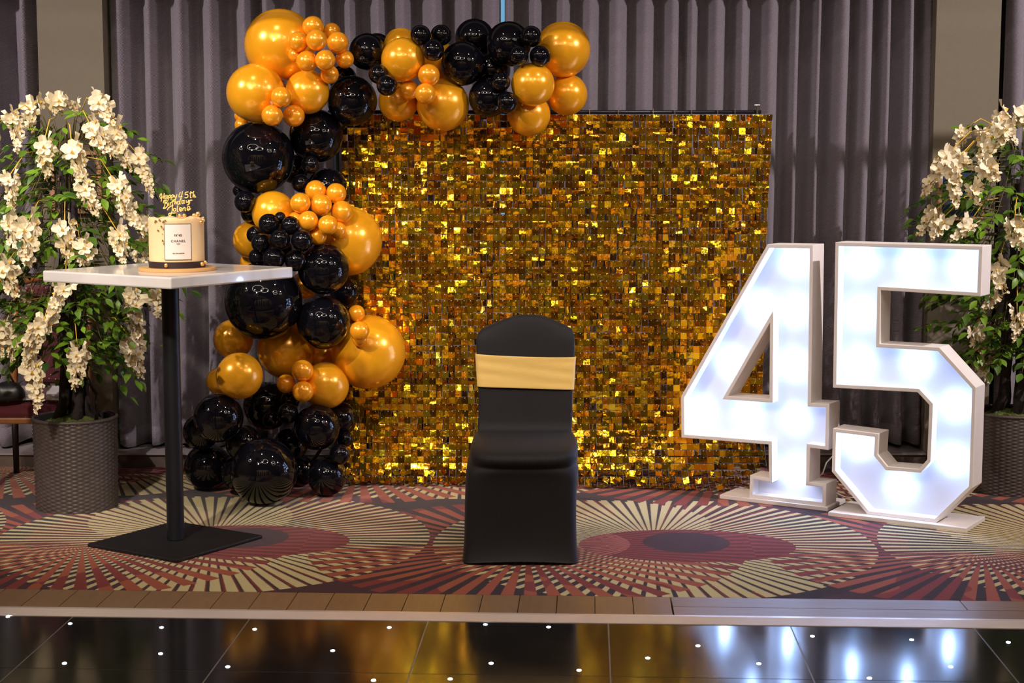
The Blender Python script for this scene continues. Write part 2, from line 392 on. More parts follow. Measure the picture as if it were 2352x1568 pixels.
def curtain(x0, x1, label, seed, z1=2.9, z0=0.088, amp=0.078, period=0.150):
    rr = random.Random(seed); n = int((x1-x0)/0.006); nz = 26
    # irregular pleats: list of pleat widths
    ph = [0.0]; pos = [x0]
    x = x0
    while x < x1+0.3:
        w_ = period*rr.choice((0.82, 0.95, 1.0, 1.1, 1.2)); x += w_; pos.append(x); ph.append(ph[-1]+1)
    amps = [rr.uniform(0.75, 1.15) for _ in pos]; sk = [rr.uniform(-0.25, 0.25) for _ in pos]
    verts = []; faces = []
    for j in range(nz+1):
        f = j/nz; z = z0+(z1-z0)*f
        for i in range(n+1):
            x = x0+(x1-x0)*i/n
            xx = x+0.006*math.sin(z*1.3+x*2.1+seed)+0.004*math.sin(z*2.3+x*5+seed*2)*(1-f*0.7)
            k = 0
            while k < len(pos)-2 and pos[k+1] < xx: k += 1
            u = (xx-pos[k])/(pos[k+1]-pos[k]); u = max(0, min(1, u))
            u2 = u+sk[k]*math.sin(math.pi*u)*0.6
            wv = math.sin(2*math.pi*u2); wv = math.copysign(abs(wv)**0.7, wv)
            a = amps[k]*(1-u)+amps[k+1]*u if k+1 < len(amps) else amps[k]
            y = 8.08 - wv*amp*a*(0.9+0.25*(1-f)) + 0.014*math.sin(x*3.1+seed)+0.01*math.sin(z*4+x*9)*(1-f)
            zz = z + (0.010*math.sin(x*14+seed)+0.006*math.sin(x*31) if j == 0 else 0)
            verts.append((x, y, zz))
    for j in range(nz):
        for i in range(n):
            a = j*(n+1)+i; faces.append((a, a+1, a+n+2, a+n+1))
    mb = MB(); mb.add(verts, faces)
    # hem: doubled strip along the bottom
    o = empty('curtain', ((x0+x1)/2, 8.08, z0), label, 'curtain', 'curtains along the window wall')
    L = Vector(o.location); mb.v = [v-L for v in mb.v]
    c = mb.build('curtain_panel', M['curtain'], o, smooth=True)
    sd = c.modifiers.new('thick', 'SOLIDIFY'); sd.thickness = 0.003
    hv = []; hf = []
    for j in range(2):
        for i in range(n+1):
            v = verts[i]; hv.append(Vector((v[0], v[1]-0.006, v[2]+(0.002 if j == 0 else 0.095)))-L)
    for i in range(n): hf.append((i, i+1, i+n+2, i+n+1))
    hb = MB(); hb.add(hv, hf); h = hb.build('hem', M['curtain'], o, smooth=True)
    sd = h.modifiers.new('thick', 'SOLIDIFY'); sd.thickness = 0.003
    return o
YC = 8.08
curtain(-4.0, xw(90, YC), 'dark mauve grey curtain at the far left edge beside the beige pier', 3, amp=0.07)
curtain(xw(262, YC), xw(1150, YC), 'mauve grey curtain hanging behind the balloon column and the left tree', 5, period=0.14)
curtain(xw(1161, YC), xw(2128, YC), 'mauve grey curtain hanging behind the gold sequin wall and lit numbers', 11, period=0.112, amp=0.062)
curtain(xw(2296, YC), 4.4, 'dark mauve grey curtain at the far right edge behind the tree', 17, amp=0.07)
# ---------------------------------------------------------------- chandeliers that light the room, and an added shadow-casting bar (out of frame)
M['ring'] = emis('ring_light_glow', (1.0, 0.84, 0.72), 11.0)
M['brass'] = mat('brushed_metal', (0.5, 0.4, 0.28), 0.35, 1.0)
def torus(mb, R0, r, n=64, m=8, mi=0):
    vs = []; fs = []
    for i in range(n):
        a = 2*math.pi*i/n
        for j in range(m):
            b = 2*math.pi*j/m; q = R0+r*math.cos(b); vs.append((q*math.cos(a), q*math.sin(a), r*0.9*math.sin(b)))
    for i in range(n):
        for j in range(m):
            fs.append((i*m+j, ((i+1) % n)*m+j, ((i+1) % n)*m+(j+1) % m, i*m+(j+1) % m))
    mb.add(vs, fs, mi)
for (x, y, z, r, t_, lb) in ((-1.65, 4.0, 3.45, 1.08, 0.03, 'largest glowing ring lamp nearest the balloons'), (-0.25, 3.75, 3.3, 0.78, 0.028, 'glowing ring lamp hung low beside the largest ring'),
                    (2.3, 3.9, 3.45, 0.62, 0.028, 'glowing ring lamp over the lit numbers'), (2.9, 3.4, 3.3, 0.62, 0.028, 'glowing ring lamp right of the middle, hung low'),
                    (4.7, 4.2, 3.4, 0.5, 0.028, 'small glowing ring lamp near the right wall'), (-4.3, 4.6, 3.4, 0.45, 0.028, 'small glowing ring lamp near the left wall')):
    e = empty('ring_chandelier', (x, y, z), lb, 'chandelier', 'ring chandeliers')
    mb = MB(); torus(mb, r, t_); mb.build('glow_ring', M['ring'], e, smooth=True)
    mb = MB(); torus(mb, r+t_+0.01, 0.012, m=6); mb.build('metal_hoop', M['brass'], e, smooth=True)
    for k in range(3):
        a = k*2.094; mb = MB(); mb.tube([(r*math.cos(a), r*math.sin(a), 0), (0, 0, 4.2-z)], 0.003, 5); mb.build('wire', M['brass'], e)
e = empty('shadow_bar', (0, 6.4, 2.66), 'thin black bar added out of view to cast a shadow band on the curtains', 'bar')  # added bar, out of view, casts the wavy shadow across the pleats
mb = MB(); mb.box(-5, 5, -0.012, 0.012, -0.016, 0.016); mb.build('bar', M['black_metal'], e)
for x in (-4, -1.3, 1.3, 4):
    mb = MB(); mb.tube([(x, 0, 0), (x, 0, 4.2-2.66)], 0.004, 6); mb.build('hanger', M['black_metal'], e)

# ---------------------------------------------------------------- gold sequin wall
def sequin_mat():
    t = NT('gold_sequin_foil')
    a = t.n('ShaderNodeAttribute', attribute_name='tone')
    oc = t.coord()
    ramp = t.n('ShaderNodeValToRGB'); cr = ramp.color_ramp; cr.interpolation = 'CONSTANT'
    cols = [(0.0, (0.95, 0.58, 0.015)), (0.28, (1.0, 0.66, 0.02)), (0.5, (0.90, 0.42, 0.02)), (0.70, (1.0, 0.76, 0.05)), (0.84, (0.45, 0.20, 0.01))]  # last, darkest tone paints dark reflections into the foil colour
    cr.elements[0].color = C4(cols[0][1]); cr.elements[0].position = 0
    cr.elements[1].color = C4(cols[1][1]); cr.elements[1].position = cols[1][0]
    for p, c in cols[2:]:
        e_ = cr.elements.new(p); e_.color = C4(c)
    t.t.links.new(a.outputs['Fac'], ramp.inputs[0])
    t.set(Base=ramp.outputs[0], Metallic=0.95, Roughness=0.10)
    t.bump(t.noise(26, 2, oc), 0.22, 0.010)
    return t.mat
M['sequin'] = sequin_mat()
M['grid'] = mat('clear_plastic_grid', (0.30, 0.28, 0.33), 0.35)
M['pin'] = mat('pin_head', (0.75, 0.72, 0.7), 0.3)
YW = 7.50; PIT = 0.0300; SQ = 0.0291
XL = at(783, 300, YW).x; XR = at(1767, 300, YW).x; ZT = at(1700, 263, YW).z
NC = int(round((XR-XL)/PIT)); NR = int(ZT/PIT)+2
print('sequin cols rows', NC, NR, ZT)
wall = empty('sequin_backdrop', ((XL+XR)/2, YW, 0), 'shimmering gold sequin backdrop wall hung on a black stand', 'backdrop')
WL = Vector(wall.location)
def surf(x, l):
    """point on the hanging sheet, l = length down from the top"""
    z = ZT-l; fx = (x-XL)/(XR-XL)
    Fw = 0.06+0.05*fx+0.12*max(0, (fx-0.5)/0.5)
    q = max(0.0, (0.36-z)/0.36)
    y = YW - Fw*q**1.8 - 0.006*math.sin(x*9)*min(1, l) - 0.012*math.sin(x*5+1)*q - 0.004*math.sin(l*5+x*3)
    xs = x - 0.022*(fx-0.4)*l - 0.010*math.sin(l*2)*fx
    # lateral length used by the forward sweep lifts the hem
    z2 = z + 0.35*Fw*Fw*q**2.2*1.6
    return Vector((xs, y, max(0.012, z2)))
def sequin_mesh(rr):
    # small foil square, hung by its top edge at z=0, a little curled
    c1 = rr.gauss(0, 0.0016); c2 = rr.gauss(0, 0.0010); vs = []
    for j in range(3):
        for i in range(3):
            u = i/2-0.5; v = j/2
            vs.append((u*SQ, -c1*(u*2)**2-c2*(v*2-1)**2, -v*SQ))
    fs = [(j*3+i, j*3+i+1, j*3+i+4, j*3+i+3) for j in range(2) for i in range(2)]
    return vs, fs
rs = random.Random(42)
variants = []
for k in range(30):
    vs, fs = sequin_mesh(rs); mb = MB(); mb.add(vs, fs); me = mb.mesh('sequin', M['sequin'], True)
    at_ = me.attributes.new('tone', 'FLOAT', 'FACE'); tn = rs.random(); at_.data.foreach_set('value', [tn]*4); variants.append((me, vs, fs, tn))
items = []
for i in range(NC):
    x = XL+(i+0.5)*PIT
    for j in range(NR):
        l = j*PIT
        p = surf(x, l); 
        if ZT-l < 0.0: continue
        q = surf(x, l+PIT); dn = (q-p)
        if dn.length < 1e-5: dn = Vector((0, 0, -PIT))
        dn = dn.normalized()
        # columns and rows share a tendency, like hanging foil pushed by the same folds
        band = noise.noise(Vector((i*0.16, j*0.11, 3.0))); col_t = noise.noise(Vector((i*0.5, 9.0, j*0.05)))
        rowt = noise.noise(Vector((4.0, j*0.9, 1.0)))
        tilt = 0.02+0.06*band+0.10*rowt+rs.gauss(0, 0.11)
        yaw = 0.12*col_t+rs.gauss(0, 0.12)
        swing = 0.0
        pr = 0.10+0.22*max(0, min(1, (x-XL)/(XR-XL)*1.4-0.4))*max(0, min(1, (ZT-l-0.6)/0.6))
        if rs.random() < pr: yaw += rs.choice((-1, 1))*rs.uniform(0.3, 1.0)
        if rs.random() < 0.05: tilt += rs.uniform(0.15, 0.5)
        if j >= NR-2 or ZT-l < 0.075: tilt += rs.uniform(-0.3, 0.7); swing = rs.gauss(0, 0.35); yaw += rs.gauss(0, 0.3)
        base_ang = math.atan2(-dn.y, -dn.z)   # sheet slope towards the camera
        Mx = Matrix.Translation(p+Vector((0, -0.004-rs.random()*0.002, 0))) @ Matrix.Rotation(-base_ang, 4, 'X') @ Matrix.Rotation(yaw, 4, 'Z') @ Matrix.Rotation(-tilt, 4, 'X') @ Matrix.Rotation(swing, 4, 'Y')
        items.append((p, Mx, rs.randrange(30)))
camp = Vector((0, 0, H))
def vis(p):
    px = 1176+F*p.x/p.y
    if p.z < 0.95 and 1050 < px < 1345: return False
    if px > 1560+ (p.z*10) and p.z < 1.15 and px > 1640: return False
    if px < 945: return False
    return p.z < 1.55
cand = sorted([k for k in range(len(items)) if vis(items[k][0])], key=lambda k: (items[k][0]-camp).length)[:298]
cs = set(cand)
stuffv = MB(); tones = []
for k, (p, Mx, vi) in enumerate(items):
    me, vs, fs, tn = variants[vi]
    if k in cs:
        M2 = Matrix.Translation(-WL) @ Mx
        link_mesh('sequin', me, wall, M2)
    else:
        stuffv.add(vs, fs, 0, Matrix.Translation(-WL) @ Mx); tones += [tn]*4
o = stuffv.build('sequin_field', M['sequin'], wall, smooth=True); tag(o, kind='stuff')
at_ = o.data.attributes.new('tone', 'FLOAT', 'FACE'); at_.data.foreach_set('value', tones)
# clear plastic grid behind and the pin heads
gb = MB(); pb = MB()
def strip(mb, pts, dx, dy, dz):
    for a, b in zip(pts[:-1], pts[1:]):
        a = Vector(a)-WL; b = Vector(b)-WL; h = Vector((dx, 0, dz)); e_ = Vector((0, dy, 0))
        mb.add([a-h-e_, a+h-e_, b+h-e_, b-h-e_, a-h+e_, a+h+e_, b+h+e_, b-h+e_], [(0,1,2,3),(7,6,5,4),(0,3,7,4),(1,5,6,2)])
for i in range(NC+1):
    x = XL+i*PIT
    strip(gb, [surf(x, l*PIT*2) for l in range(0, NR//2+1)], 0.0007, 0.0005, 0)
for j in range(0, NR):
    if ZT-j*PIT < 0.02: continue
    strip(gb, [surf(XL+(XR-XL)*q/12, j*PIT-0.001) for q in range(13)], 0, 0.0005, 0.0006)
gb.build('backing_grid', M['grid'], wall)
for p, Mx, vi in items:
    c = Matrix.Translation(-WL) @ Mx; r_ = 0.0017
    pb.add([(-r_, -0.0016, -0.0048), (r_, -0.0016, -0.0048), (r_, -0.0016, -0.0018), (-r_, -0.0016, -0.0018)], [(0,1,2,3)], 0, c)
tag(pb.build('pin_heads', M['pin'], wall), kind='stuff')
# black stand
e = empty('backdrop_stand', (0, 7.56, 0), 'black tubular stand holding the sequin wall, clamp at top right', 'stand')
def loc(mb, E): mb.v = [v-Vector(E.location) for v in mb.v]; return mb
zt = ZT+0.012
xa = XL-0.06; xb = at(1745, 262, 7.54).x
mb = MB(); mb.tube([(xa, 7.53, zt), (xb, 7.53, zt)], 0.009, 10); loc(mb, e).build('top_rail', M['black_metal'], e, smooth=True)
for x in (xa+0.03, at(1742, 262, 7.56).x):
    mb = MB(); mb.tube([(x, 7.57, 0.02), (x, 7.57, zt+0.01)], 0.014, 10); mb.box(x-0.02, x+0.02, 7.54, 7.60, 0.80, 0.87); mb.box(x-0.05, x, 7.56, 7.58, 0.85, 0.862); loc(mb, e).build('post', M['black_metal'], e)
    for a in (0.4, 2.5, 4.6):
        mb = MB(); mb.tube([(x, 7.57, 0.28), (x+0.22*math.cos(a), 7.57+0.16*math.sin(a)+0.02, 0.012)], 0.008, 6); loc(mb, e).build('leg', M['black_metal'], e)
x = at(1738, 262, 7.53).x
mb = MB(); mb.tube([(x, 7.52, zt-0.01), (x, 7.52, zt+0.03)], 0.006, 8); mb.tube([(x-0.012, 7.52, zt+0.030), (x+0.012, 7.52, zt+0.030)], 0.005, 8); loc(mb, e).build('clamp_screw', M['chrome'], e)
for px in (1354, 1420, 1500, 1550, 1588, 1648, 1688):
    x = at(px, 262, 7.52).x
    mb = MB(); mb.tube([(x, 7.515, zt-0.014), (x, 7.515, zt+0.014), (x+0.004, 7.53, zt+0.018)], 0.0016, 5); loc(mb, e).build('hook', M['chrome'], e)

# ---------------------------------------------------------------- balloons
G, g_, K = 'gold', 'goldsmall', 'black'
B = [ # px, py, r, kind, base depth, label
(644,104,81,G,7.25,'very large gold balloon at the top left corner of the garland'),
(587,213,66,G,7.20,'large gold balloon under the corner giant, at the far left'),
(612,194,47,G,7.30,'gold balloon half hidden between the top corner giant and the large one at far left'),
(706,211,50,G,7.20,'medium gold balloon right of the three small gold ones under the top corner'),
(719,61,24,g_,7.12,'small gold balloon topmost in the bunch at the upper left corner'),
(762,73,20,g_,7.14,'small gold balloon at the upper right of the corner bunch, partly behind'),
(685,96,23,g_,7.08,'small gold balloon leftmost in the upper corner bunch'),
(727,92,24,g_,7.05,'small gold balloon in the middle of the upper corner bunch'),
(776,98,24.5,g_,7.07,'small gold balloon right of the middle one in the upper corner bunch'),
(705,141,24,g_,7.06,'small gold balloon at lower left of the upper corner bunch'),
(747,138,23,g_,7.05,'small gold balloon at lower centre of the upper corner bunch'),
(792,136,21,g_,7.09,'small gold balloon at the right tip of the upper corner bunch'),
(757,171,21,g_,7.11,'small gold balloon at the very bottom of the upper corner bunch'),
(680,126,18,g_,7.14,'small gold balloon peeping out at the left of the upper corner bunch'),
(646,223,23.5,g_,7.04,'small gold balloon topmost of the trio under the corner'),
(625,265,24,g_,7.06,'small gold balloon lower left of the trio under the corner'),
(675,266,24.5,g_,7.05,'small gold balloon lower right of the trio under the corner'),
(552,266,14,g_,7.24,'tiny gold balloon at the left edge above the largest upper black balloon'),
(556,287,17,g_,7.22,'small gold balloon tucked left above the upper black giant'),
(604,278,38,G,7.33,'gold balloon almost hidden behind the trio and the upper black giant'),
(593,362,83,K,7.16,'very large black balloon at the upper left of the column'),
(726,312,61,K,7.20,'large black balloon right of the upper black giant'),
(809,231,57,K,7.17,'large black balloon left of the arm, over the sequin wall corner'),
(844,119,42,K,7.20,'medium black balloon right of the upper gold bunch'),
(866,112,35,K,7.30,'black balloon mostly hidden behind the one right of the gold bunch'),
(788,182,32,K,7.30,'black balloon hidden behind the bottom of the upper gold bunch'),
(869,170,22,K,7.12,'small black balloon behind its twin above the large one over the wall corner'),
(889,196,24,K,7.07,'small black balloon in front of the gold ones at the start of the arm'),
(713,378,21,K,7.14,'small black balloon under the large one beside the upper giant'),
(691,421,21,K,7.13,'small black balloon just above the middle gold bunch, left'),
(752,432,46,K,7.24,'medium black balloon behind the top of the middle gold bunch'),
(563,463,25,K,7.16,'small black balloon at the left edge under the upper giant'),
(548,438,14,K,7.24,'tiny black balloon at the left edge touching the upper giant'),
(575,490,22,K,7.25,'small black balloon partly hidden left of the middle gold balloon'),
(628,488,50,G,7.18,'medium gold balloon directly under the upper black giant'),
(578,550,43,G,7.26,'gold balloon at the left edge beside the small black bunch'),
(586,603,35,G,7.28,'gold balloon at the left edge just over the marble table top'),
(725,438,24,g_,7.07,'small gold balloon topmost in the middle bunch'),
(772,444,23.5,g_,7.08,'small gold balloon at upper right of the middle bunch'),
(690,466,23.5,g_,7.07,'small gold balloon at the left of the middle bunch'),
(737,470,25,g_,7.02,'small gold balloon in the heart of the middle bunch'),
(785,486,25,g_,7.05,'small gold balloon at the right of the middle bunch'),
(708,507,23,g_,7.05,'small gold balloon at lower left of the middle bunch'),
(753,517,23,g_,7.04,'small gold balloon at lower right of the middle bunch'),
(680,504,18,g_,7.13,'small gold balloon peeping out between the middle gold and black bunches'),
(776,529,20,g_,7.10,'small gold balloon at the lowest right of the middle bunch'),
(729,542,21,g_,7.12,'small gold balloon at the very bottom of the middle bunch'),
(797,553,80,G,7.26,'very large gold balloon at the right of the column, beside the middle bunch'),
(618,514,24,K,7.03,'small black balloon topmost in the bunch above the table'),
(667,518,22,K,7.05,'small black balloon at upper right of the bunch above the table'),
(586,539,20,K,7.08,'small black balloon at upper left of the bunch above the table'),
(599,558,22,K,7.03,'small dull black balloon at the left of the bunch above the table'),
(643,549,23.5,K,7.00,'small black balloon in the heart of the bunch above the table'),
(694,552,25,K,7.02,'small black balloon at the right of the bunch above the table'),
(591,590,20,K,7.07,'small black balloon at lower left of the bunch above the table'),
(629,593,26,K,7.02,'small black balloon at lower centre of the bunch above the table'),
(679,598,25,K,7.04,'small black balloon at lower right of the bunch touching the table corner'),
(643,500,14,K,7.13,'tiny black balloon behind the top of the bunch above the table'),
(642,574,30,K,7.16,'black balloon hidden deep inside the small black bunch above the table'),
(706,584,26,K,7.16,'black balloon hidden between the small black bunch and the large black one'),
(676,388,34,K,7.34,'black balloon hidden in the gap right of the upper black giant'),
(743,617,59,K,7.13,'large black balloon to the right of the marble table corner'),
(791,669,34,K,7.27,'black balloon peeping out right between two large black ones'),
(743,740,62,K,7.12,'large black balloon right of the giant under the table top'),
(605,691,90,K,7.10,'giant black balloon just under the marble table top'),
(700,655,32,G,7.33,'gold balloon almost hidden behind the black giant under the table'),
(819,719,19,g_,7.17,'small gold balloon topmost of those on the lower right giant'),
(826,760,23,g_,7.08,'small gold balloon resting on the lower right gold giant'),
(827,777,19,g_,7.14,'small gold balloon half hidden under the one on the lower right giant'),
(846,808,86,G,7.26,'giant gold balloon at the lower right of the column'),
(536,779,46,G,7.22,'gold balloon at lower left under the black giant'),
(658,803,67,G,7.24,'large gold balloon in the lower middle under two black ones'),
(738,822,40,G,7.34,'gold balloon hidden behind the lower middle, left of the gold giant'),
(550,863,54,G,7.10,'medium gold balloon standing out at lower left'),
(505,875,32,G,7.22,'gold balloon peeping out at the far left above the lowest black group'),
(695,851,25.5,g_,7.05,'small gold balloon topmost of the low trio'),
(657,881,22,g_,7.05,'small gold balloon at the left of the low trio'),
(696,899,25,g_,7.04,'small gold balloon at the bottom of the low trio'),
(748,885,54,G,7.13,'medium gold balloon right of the low gold trio'),
(502,959,57,K,7.14,'large black balloon at left under the lowest gold balloon'),
(462,991,42,K,7.28,'black balloon at the far left edge of the foot, above the floor'),
(614,932,56,K,7.24,'black balloon behind the low gold trio'),
(665,919,23,K,7.13,'small black balloon just under the left of the low gold trio'),
(661,949,24,K,7.08,'small black balloon directly under the low gold trio'),
(622,962,20,K,7.16,'small dark black balloon deep in the foot of the column'),
(728,981,53,K,7.08,'large black balloon at right of the foot of the column'),
(779,962,41,K,7.26,'black balloon at the right edge of the foot, behind'),
(793,1008,19,K,7.20,'small black balloon on the right edge of the foot, upper one'),
(781,1043,24,K,7.16,'small black balloon on the right edge of the foot, lower one'),
(751,1095,46,K,7.20,'medium black balloon on the carpet at the right of the foot'),
(606,1083,78,K,7.02,'giant black balloon resting on the carpet, nearest the front'),
(477,1071,54,K,7.32,'large black balloon on the carpet at the far left'),
(560,1018,42,K,7.26,'black balloon hidden in the middle of the foot, left'),
(668,1020,40,K,7.24,'black balloon hidden in the middle of the foot, right'),
(548,1085,42,K,7.30,'black balloon hidden between the two on the carpet at left'),
(690,1100,36,K,7.30,'black balloon hidden behind the front giant on the carpet'),
(921,104,39,G,7.28,'gold balloon behind, at the upper left of the arm'),
(926,137,50,G,7.16,'large gold balloon left of the three small black ones on the arm'),
(966,81,23,K,7.10,'small black balloon at left of the three on top of the arm'),
(1013,81,24,K,7.10,'small black balloon at right of the three on top of the arm'),
(995,115,25,K,7.06,'small black balloon lowest of the three on top of the arm'),
(1003,140,46,G,7.28,'gold balloon behind the three small black ones on the arm'),
(985,172,25,g_,7.08,'small gold balloon topmost of the trio under the arm'),
(940,207,22,g_,7.09,'small gold balloon at the left of the trio under the arm'),
(977,215,24,g_,7.05,'small gold balloon lowest of the trio under the arm'),
(915,233,45,G,7.20,'gold balloon hanging lowest at the left of the arm'),
(1017,240,60,G,7.16,'large gold balloon hanging in the middle of the arm'),
(1090,89,45,K,7.30,'dull black balloon behind, on top of the arm'),
(1062,146,50,K,7.14,'large black balloon right of the middle gold balloons of the arm'),
(1168,101,51,K,7.18,'large black balloon on top, left of the gold end of the arm'),
(1128,160,44,K,7.28,'black balloon hidden behind in the right half of the arm'),
(1220,84,24,K,7.08,'small black balloon topmost of three near the end of the arm'),
(1191,128,22,K,7.10,'small black balloon left of three near the end of the arm'),
(1241,129,24,K,7.06,'small black balloon lowest right of three near the end of the arm'),
(1293,114,63,G,7.22,'largest gold balloon at the right end of the arm, top'),
(1302,217,47,G,7.24,'gold balloon at the far right end of the arm, lower'),
(1224,194,49,G,7.12,'gold balloon in front at the end of the arm'),
(1215,263,49,G,7.20,'gold balloon hanging lowest at the right end of the arm'),
(1122,224,45,K,7.20,'large black balloon hanging low in the right half of the arm'),
(1150,188,22,K,7.09,'small black balloon above its twin, right of the low black one'),
(1165,235,24,K,7.05,'small black balloon just left of the lowest gold at the arm end'),
]
# relax depths so that neighbours touch instead of merging
dep = [b[4] for b in B]; fixed = {i for i, b in enumerate(B) if 'carpet' in b[5] and 'hidden' not in b[5]}
def bpos(i):
    px, py, r = B[i][:3]; c = at(px, py, dep[i]); return c, r/F*dep[i]*1.005
placed = []
for i in sorted(range(len(B)), key=lambda i: (-B[i][4], -B[i][2])):
    px, py, r = B[i][:3]
    if i not in fixed:
        q_ = r/F*7.2
        d = 7.480-q_ if (px+r > 785 and py+r > 250) else 7.88-q_
        d = min(d, B[i][4]+0.12)
        for j in placed:
            s_ = (r+B[j][2])/F*7.15*0.97; dx = math.hypot(px-B[j][0], py-B[j][1])/F*7.15
            if dx < s_: d = min(d, dep[j]-math.sqrt(s_*s_-dx*dx))
        dep[i] = d
    placed.append(i)
print('balloon depths', min(dep), max(dep))
def balloon_prof(r, n=20):
    pr = []
    for k in range(n+1):
        a = math.pi*k/n; z = -math.cos(a); x = math.sin(a)
        if z < 0: x *= 1-0.10*(-z)**2; z *= 1.05
        pr.append((max(x*r, 0.0001), z*r))
    return pr
mcache = {}
for i, (px, py, r, kd, _, lb) in enumerate(B):
    c, rad = bpos(i)
    if c.z < rad*1.0: c.z = rad*1.0+0.002
    m_ = {'gold': M['gold_balloon'], 'goldsmall': M['gold_small'], 'black': M['black_balloon']}[kd]
    key = (round(rad, 3), kd)
    if key not in mcache:
        rk = round(rad, 3)
        mb = MB(); mb.lathe(balloon_prof(rk, 22), 36); me1 = mb.mesh('balloon_skin', m_, True)
        ks = 0.010 if rk > 0.06 else 0.006
        mb = MB(); mb.lathe([(ks*0.8, 0), (ks*0.35, -ks*0.5), (ks*0.6, -ks*0.9), (ks*0.35, -ks*1.2), (ks*1.3, -ks*2.4), (ks*1.2, -ks*2.5)], 10); me2 = mb.mesh('knot', m_, True)
        mcache[key] = (me1, me2, rk)
    me1, me2, rk = mcache[key]
    # necks point towards the core of the garland
    rr_ = random.Random(i*13+5)
    core = Vector((c.x*0.5+(-0.93)*0.5, 7.5, c.z)) if py > 290 else Vector((c.x, 7.5, at(0, 160, 7.4).z))
    nd = (core-c); nd.z *= 0.6
    if nd.length < 1e-3: nd = Vector((0, 1, 0))
    nd = (nd.normalized()+Vector((rr_.uniform(-.4, .4), 0.8, rr_.uniform(-.4, .4)))).normalized()
    q = (-nd).to_track_quat('Z', 'Y')
    e = empty('balloon', c, lb, 'balloon', 'gold and black balloons of the garland')
    e.rotation_euler = q.to_euler()
    link_mesh('balloon_skin', me1, e)
    k_ = link_mesh('knot', me2, e, Matrix.Translation((0, 0, -rk*1.045)))
# ---------------------------------------------------------------- lit numbers
M['bulb'] = emis('bulb_glow', (0.34, 0.54, 1.0), 84)
def frame_from_px(pa, pb, z, scale=1.0, yaw=None):
    a = gp(*pa, z); b = gp(*pb, z)
    u = (b-a); u.z = 0
    u.normalize()
    if yaw is not None: u = Vector((math.cos(yaw), math.sin(yaw), 0))
    n = Vector((-u.y, u.x, 0))             # into the picture
    return a, u, n
def on_plane(px, py, a, n):
    d = ray(px, py); c = Vector((0, 0, H)); t = (a-c).dot(n)/d.dot(n); return c+d*t
def zq(x, y): return (1540+x/2.1773, 520+y/2.1773)     # my reading of the enlarged crop
def letter(name, label, outline, holes, bulbs, a, u, n, board, off=Vector((0,0,0))):
    def loc2(px, py):
        p = on_plane(px, py, a, n)-a; return (p.dot(u), p.z+a.z)
    out = [loc2(*zq(*p)) for p in outline]; hs = [[loc2(*zq(*p)) for p in h] for h in holes]
    zb = min(p[1] for p in out)
    BT = 0.018
    for q in [out]+hs:
        for k in range(len(q)): q[k] = (q[k][0], q[k][1])
    out = [(x, BT if z < BT+0.03 else z) for x, z in out]
    ex = min(x for x, z in out)
    E = empty(name, (a.x+off.x, a.y+off.y, 0), label, 'number light', rz=math.atan2(u.y, u.x))
    DP = 0.125; RC = 0.060; WTH = 0.016
    def area(q): return sum(q[i][0]*q[(i+1) % len(q)][1]-q[(i+1) % len(q)][0]*q[i][1] for i in range(len(q)))/2
    def inset(q, d):      # positive d moves towards the letter body, q oriented ccw
        r = []; m = len(q)
        for i in range(m):
            p0 = Vector(q[i-1]); p1 = Vector(q[i]); p2 = Vector(q[(i+1) % m])
            e1 = (p1-p0).normalized(); e2 = (p2-p1).normalized()
            n1 = Vector((-e1.y, e1.x)); n2 = Vector((-e2.y, e2.x))
            k = (n1+n2)/(1+n1.dot(n2)) if 1+n1.dot(n2) > 1e-3 else n1
            r.append((p1.x+k.x*d, p1.y+k.y*d))
        return r
    loops = []
    for q, hole in [(out, False)]+[(h, True) for h in hs]:
        if (area(q) > 0) == hole: q = q[::-1]
        loops.append((q, inset(q, WTH)))
    for q, qi in loops:
        mb = MB(); m = len(q)
        ring = [(q, 0), (q, DP), (qi, DP), (qi, 0)]
        vs = [(x, y, z) for (L, y) in ring for (x, z) in L]
        fs = []
        for k in range(4):
            k2 = (k+1) % 4
            for i in range(m):
                fs.append((k*m+i, k*m+(i+1) % m, k2*m+(i+1) % m, k2*m+i))
        mb.add(vs, fs); o = mb.build('rim', M['white_paint'], E, bevel=0.002); fixn(o)
    # back panel: filled polygon with holes
    bm = bmesh.new(); es = []
    for q, qi in loops:
        L = inset(q, WTH*0.5); vv = [bm.verts.new((x, RC, z)) for x, z in L]
        es += [bm.edges.new((vv[i], vv[(i+1) % len(vv)])) for i in range(len(vv))]
    bmesh.ops.triangle_fill(bm, use_beauty=True, use_dissolve=False, edges=es)
    ext = bmesh.ops.extrude_face_region(bm, geom=list(bm.faces))
    for v in [x for x in ext['geom'] if isinstance(x, bmesh.types.BMVert)]: v.co.y += 0.006
    bmesh.ops.recalc_face_normals(bm, faces=bm.faces)
    me = bpy.data.meshes.new('face_panel'); bm.to_mesh(me); bm.free(); me.materials.append(M['letter_panel'])
    link_mesh('face_panel', me, E)
    mbb = MB(); mbb.lathe([(0.0005, 0.030), (0.010, 0.028), (0.016, 0.021), (0.018, 0.013), (0.013, 0.004), (0.010, 0)], 12); bme = mbb.mesh('bulb', M['bulb'], True)
    mbc = MB(); mbc.lathe([(0.014, 0.004), (0.014, -0.002)], 12, cap0=True, cap1=True); cme = mbc.mesh('bulb_socket', M['white_paint'])
    for b in bulbs:
        x, z = loc2(*zq(*b))
        x -= 0.022    # the panel lies behind the front plane
        Mx = Matrix.Translation((x, RC-0.004, z)) @ Matrix.Rotation(R(90), 4, 'X')
        bo = link_mesh('bulb', bme, E, Mx)
        link_mesh('bulb_socket', cme, bo)
    # foot board
    x0, x1, y0, y1 = board
    mb = MB(); mb.box(x0, x1, y0, y1, 0, BT); mb.build('foot_board', M['white_paint'], E, bevel=0.002)
    return E
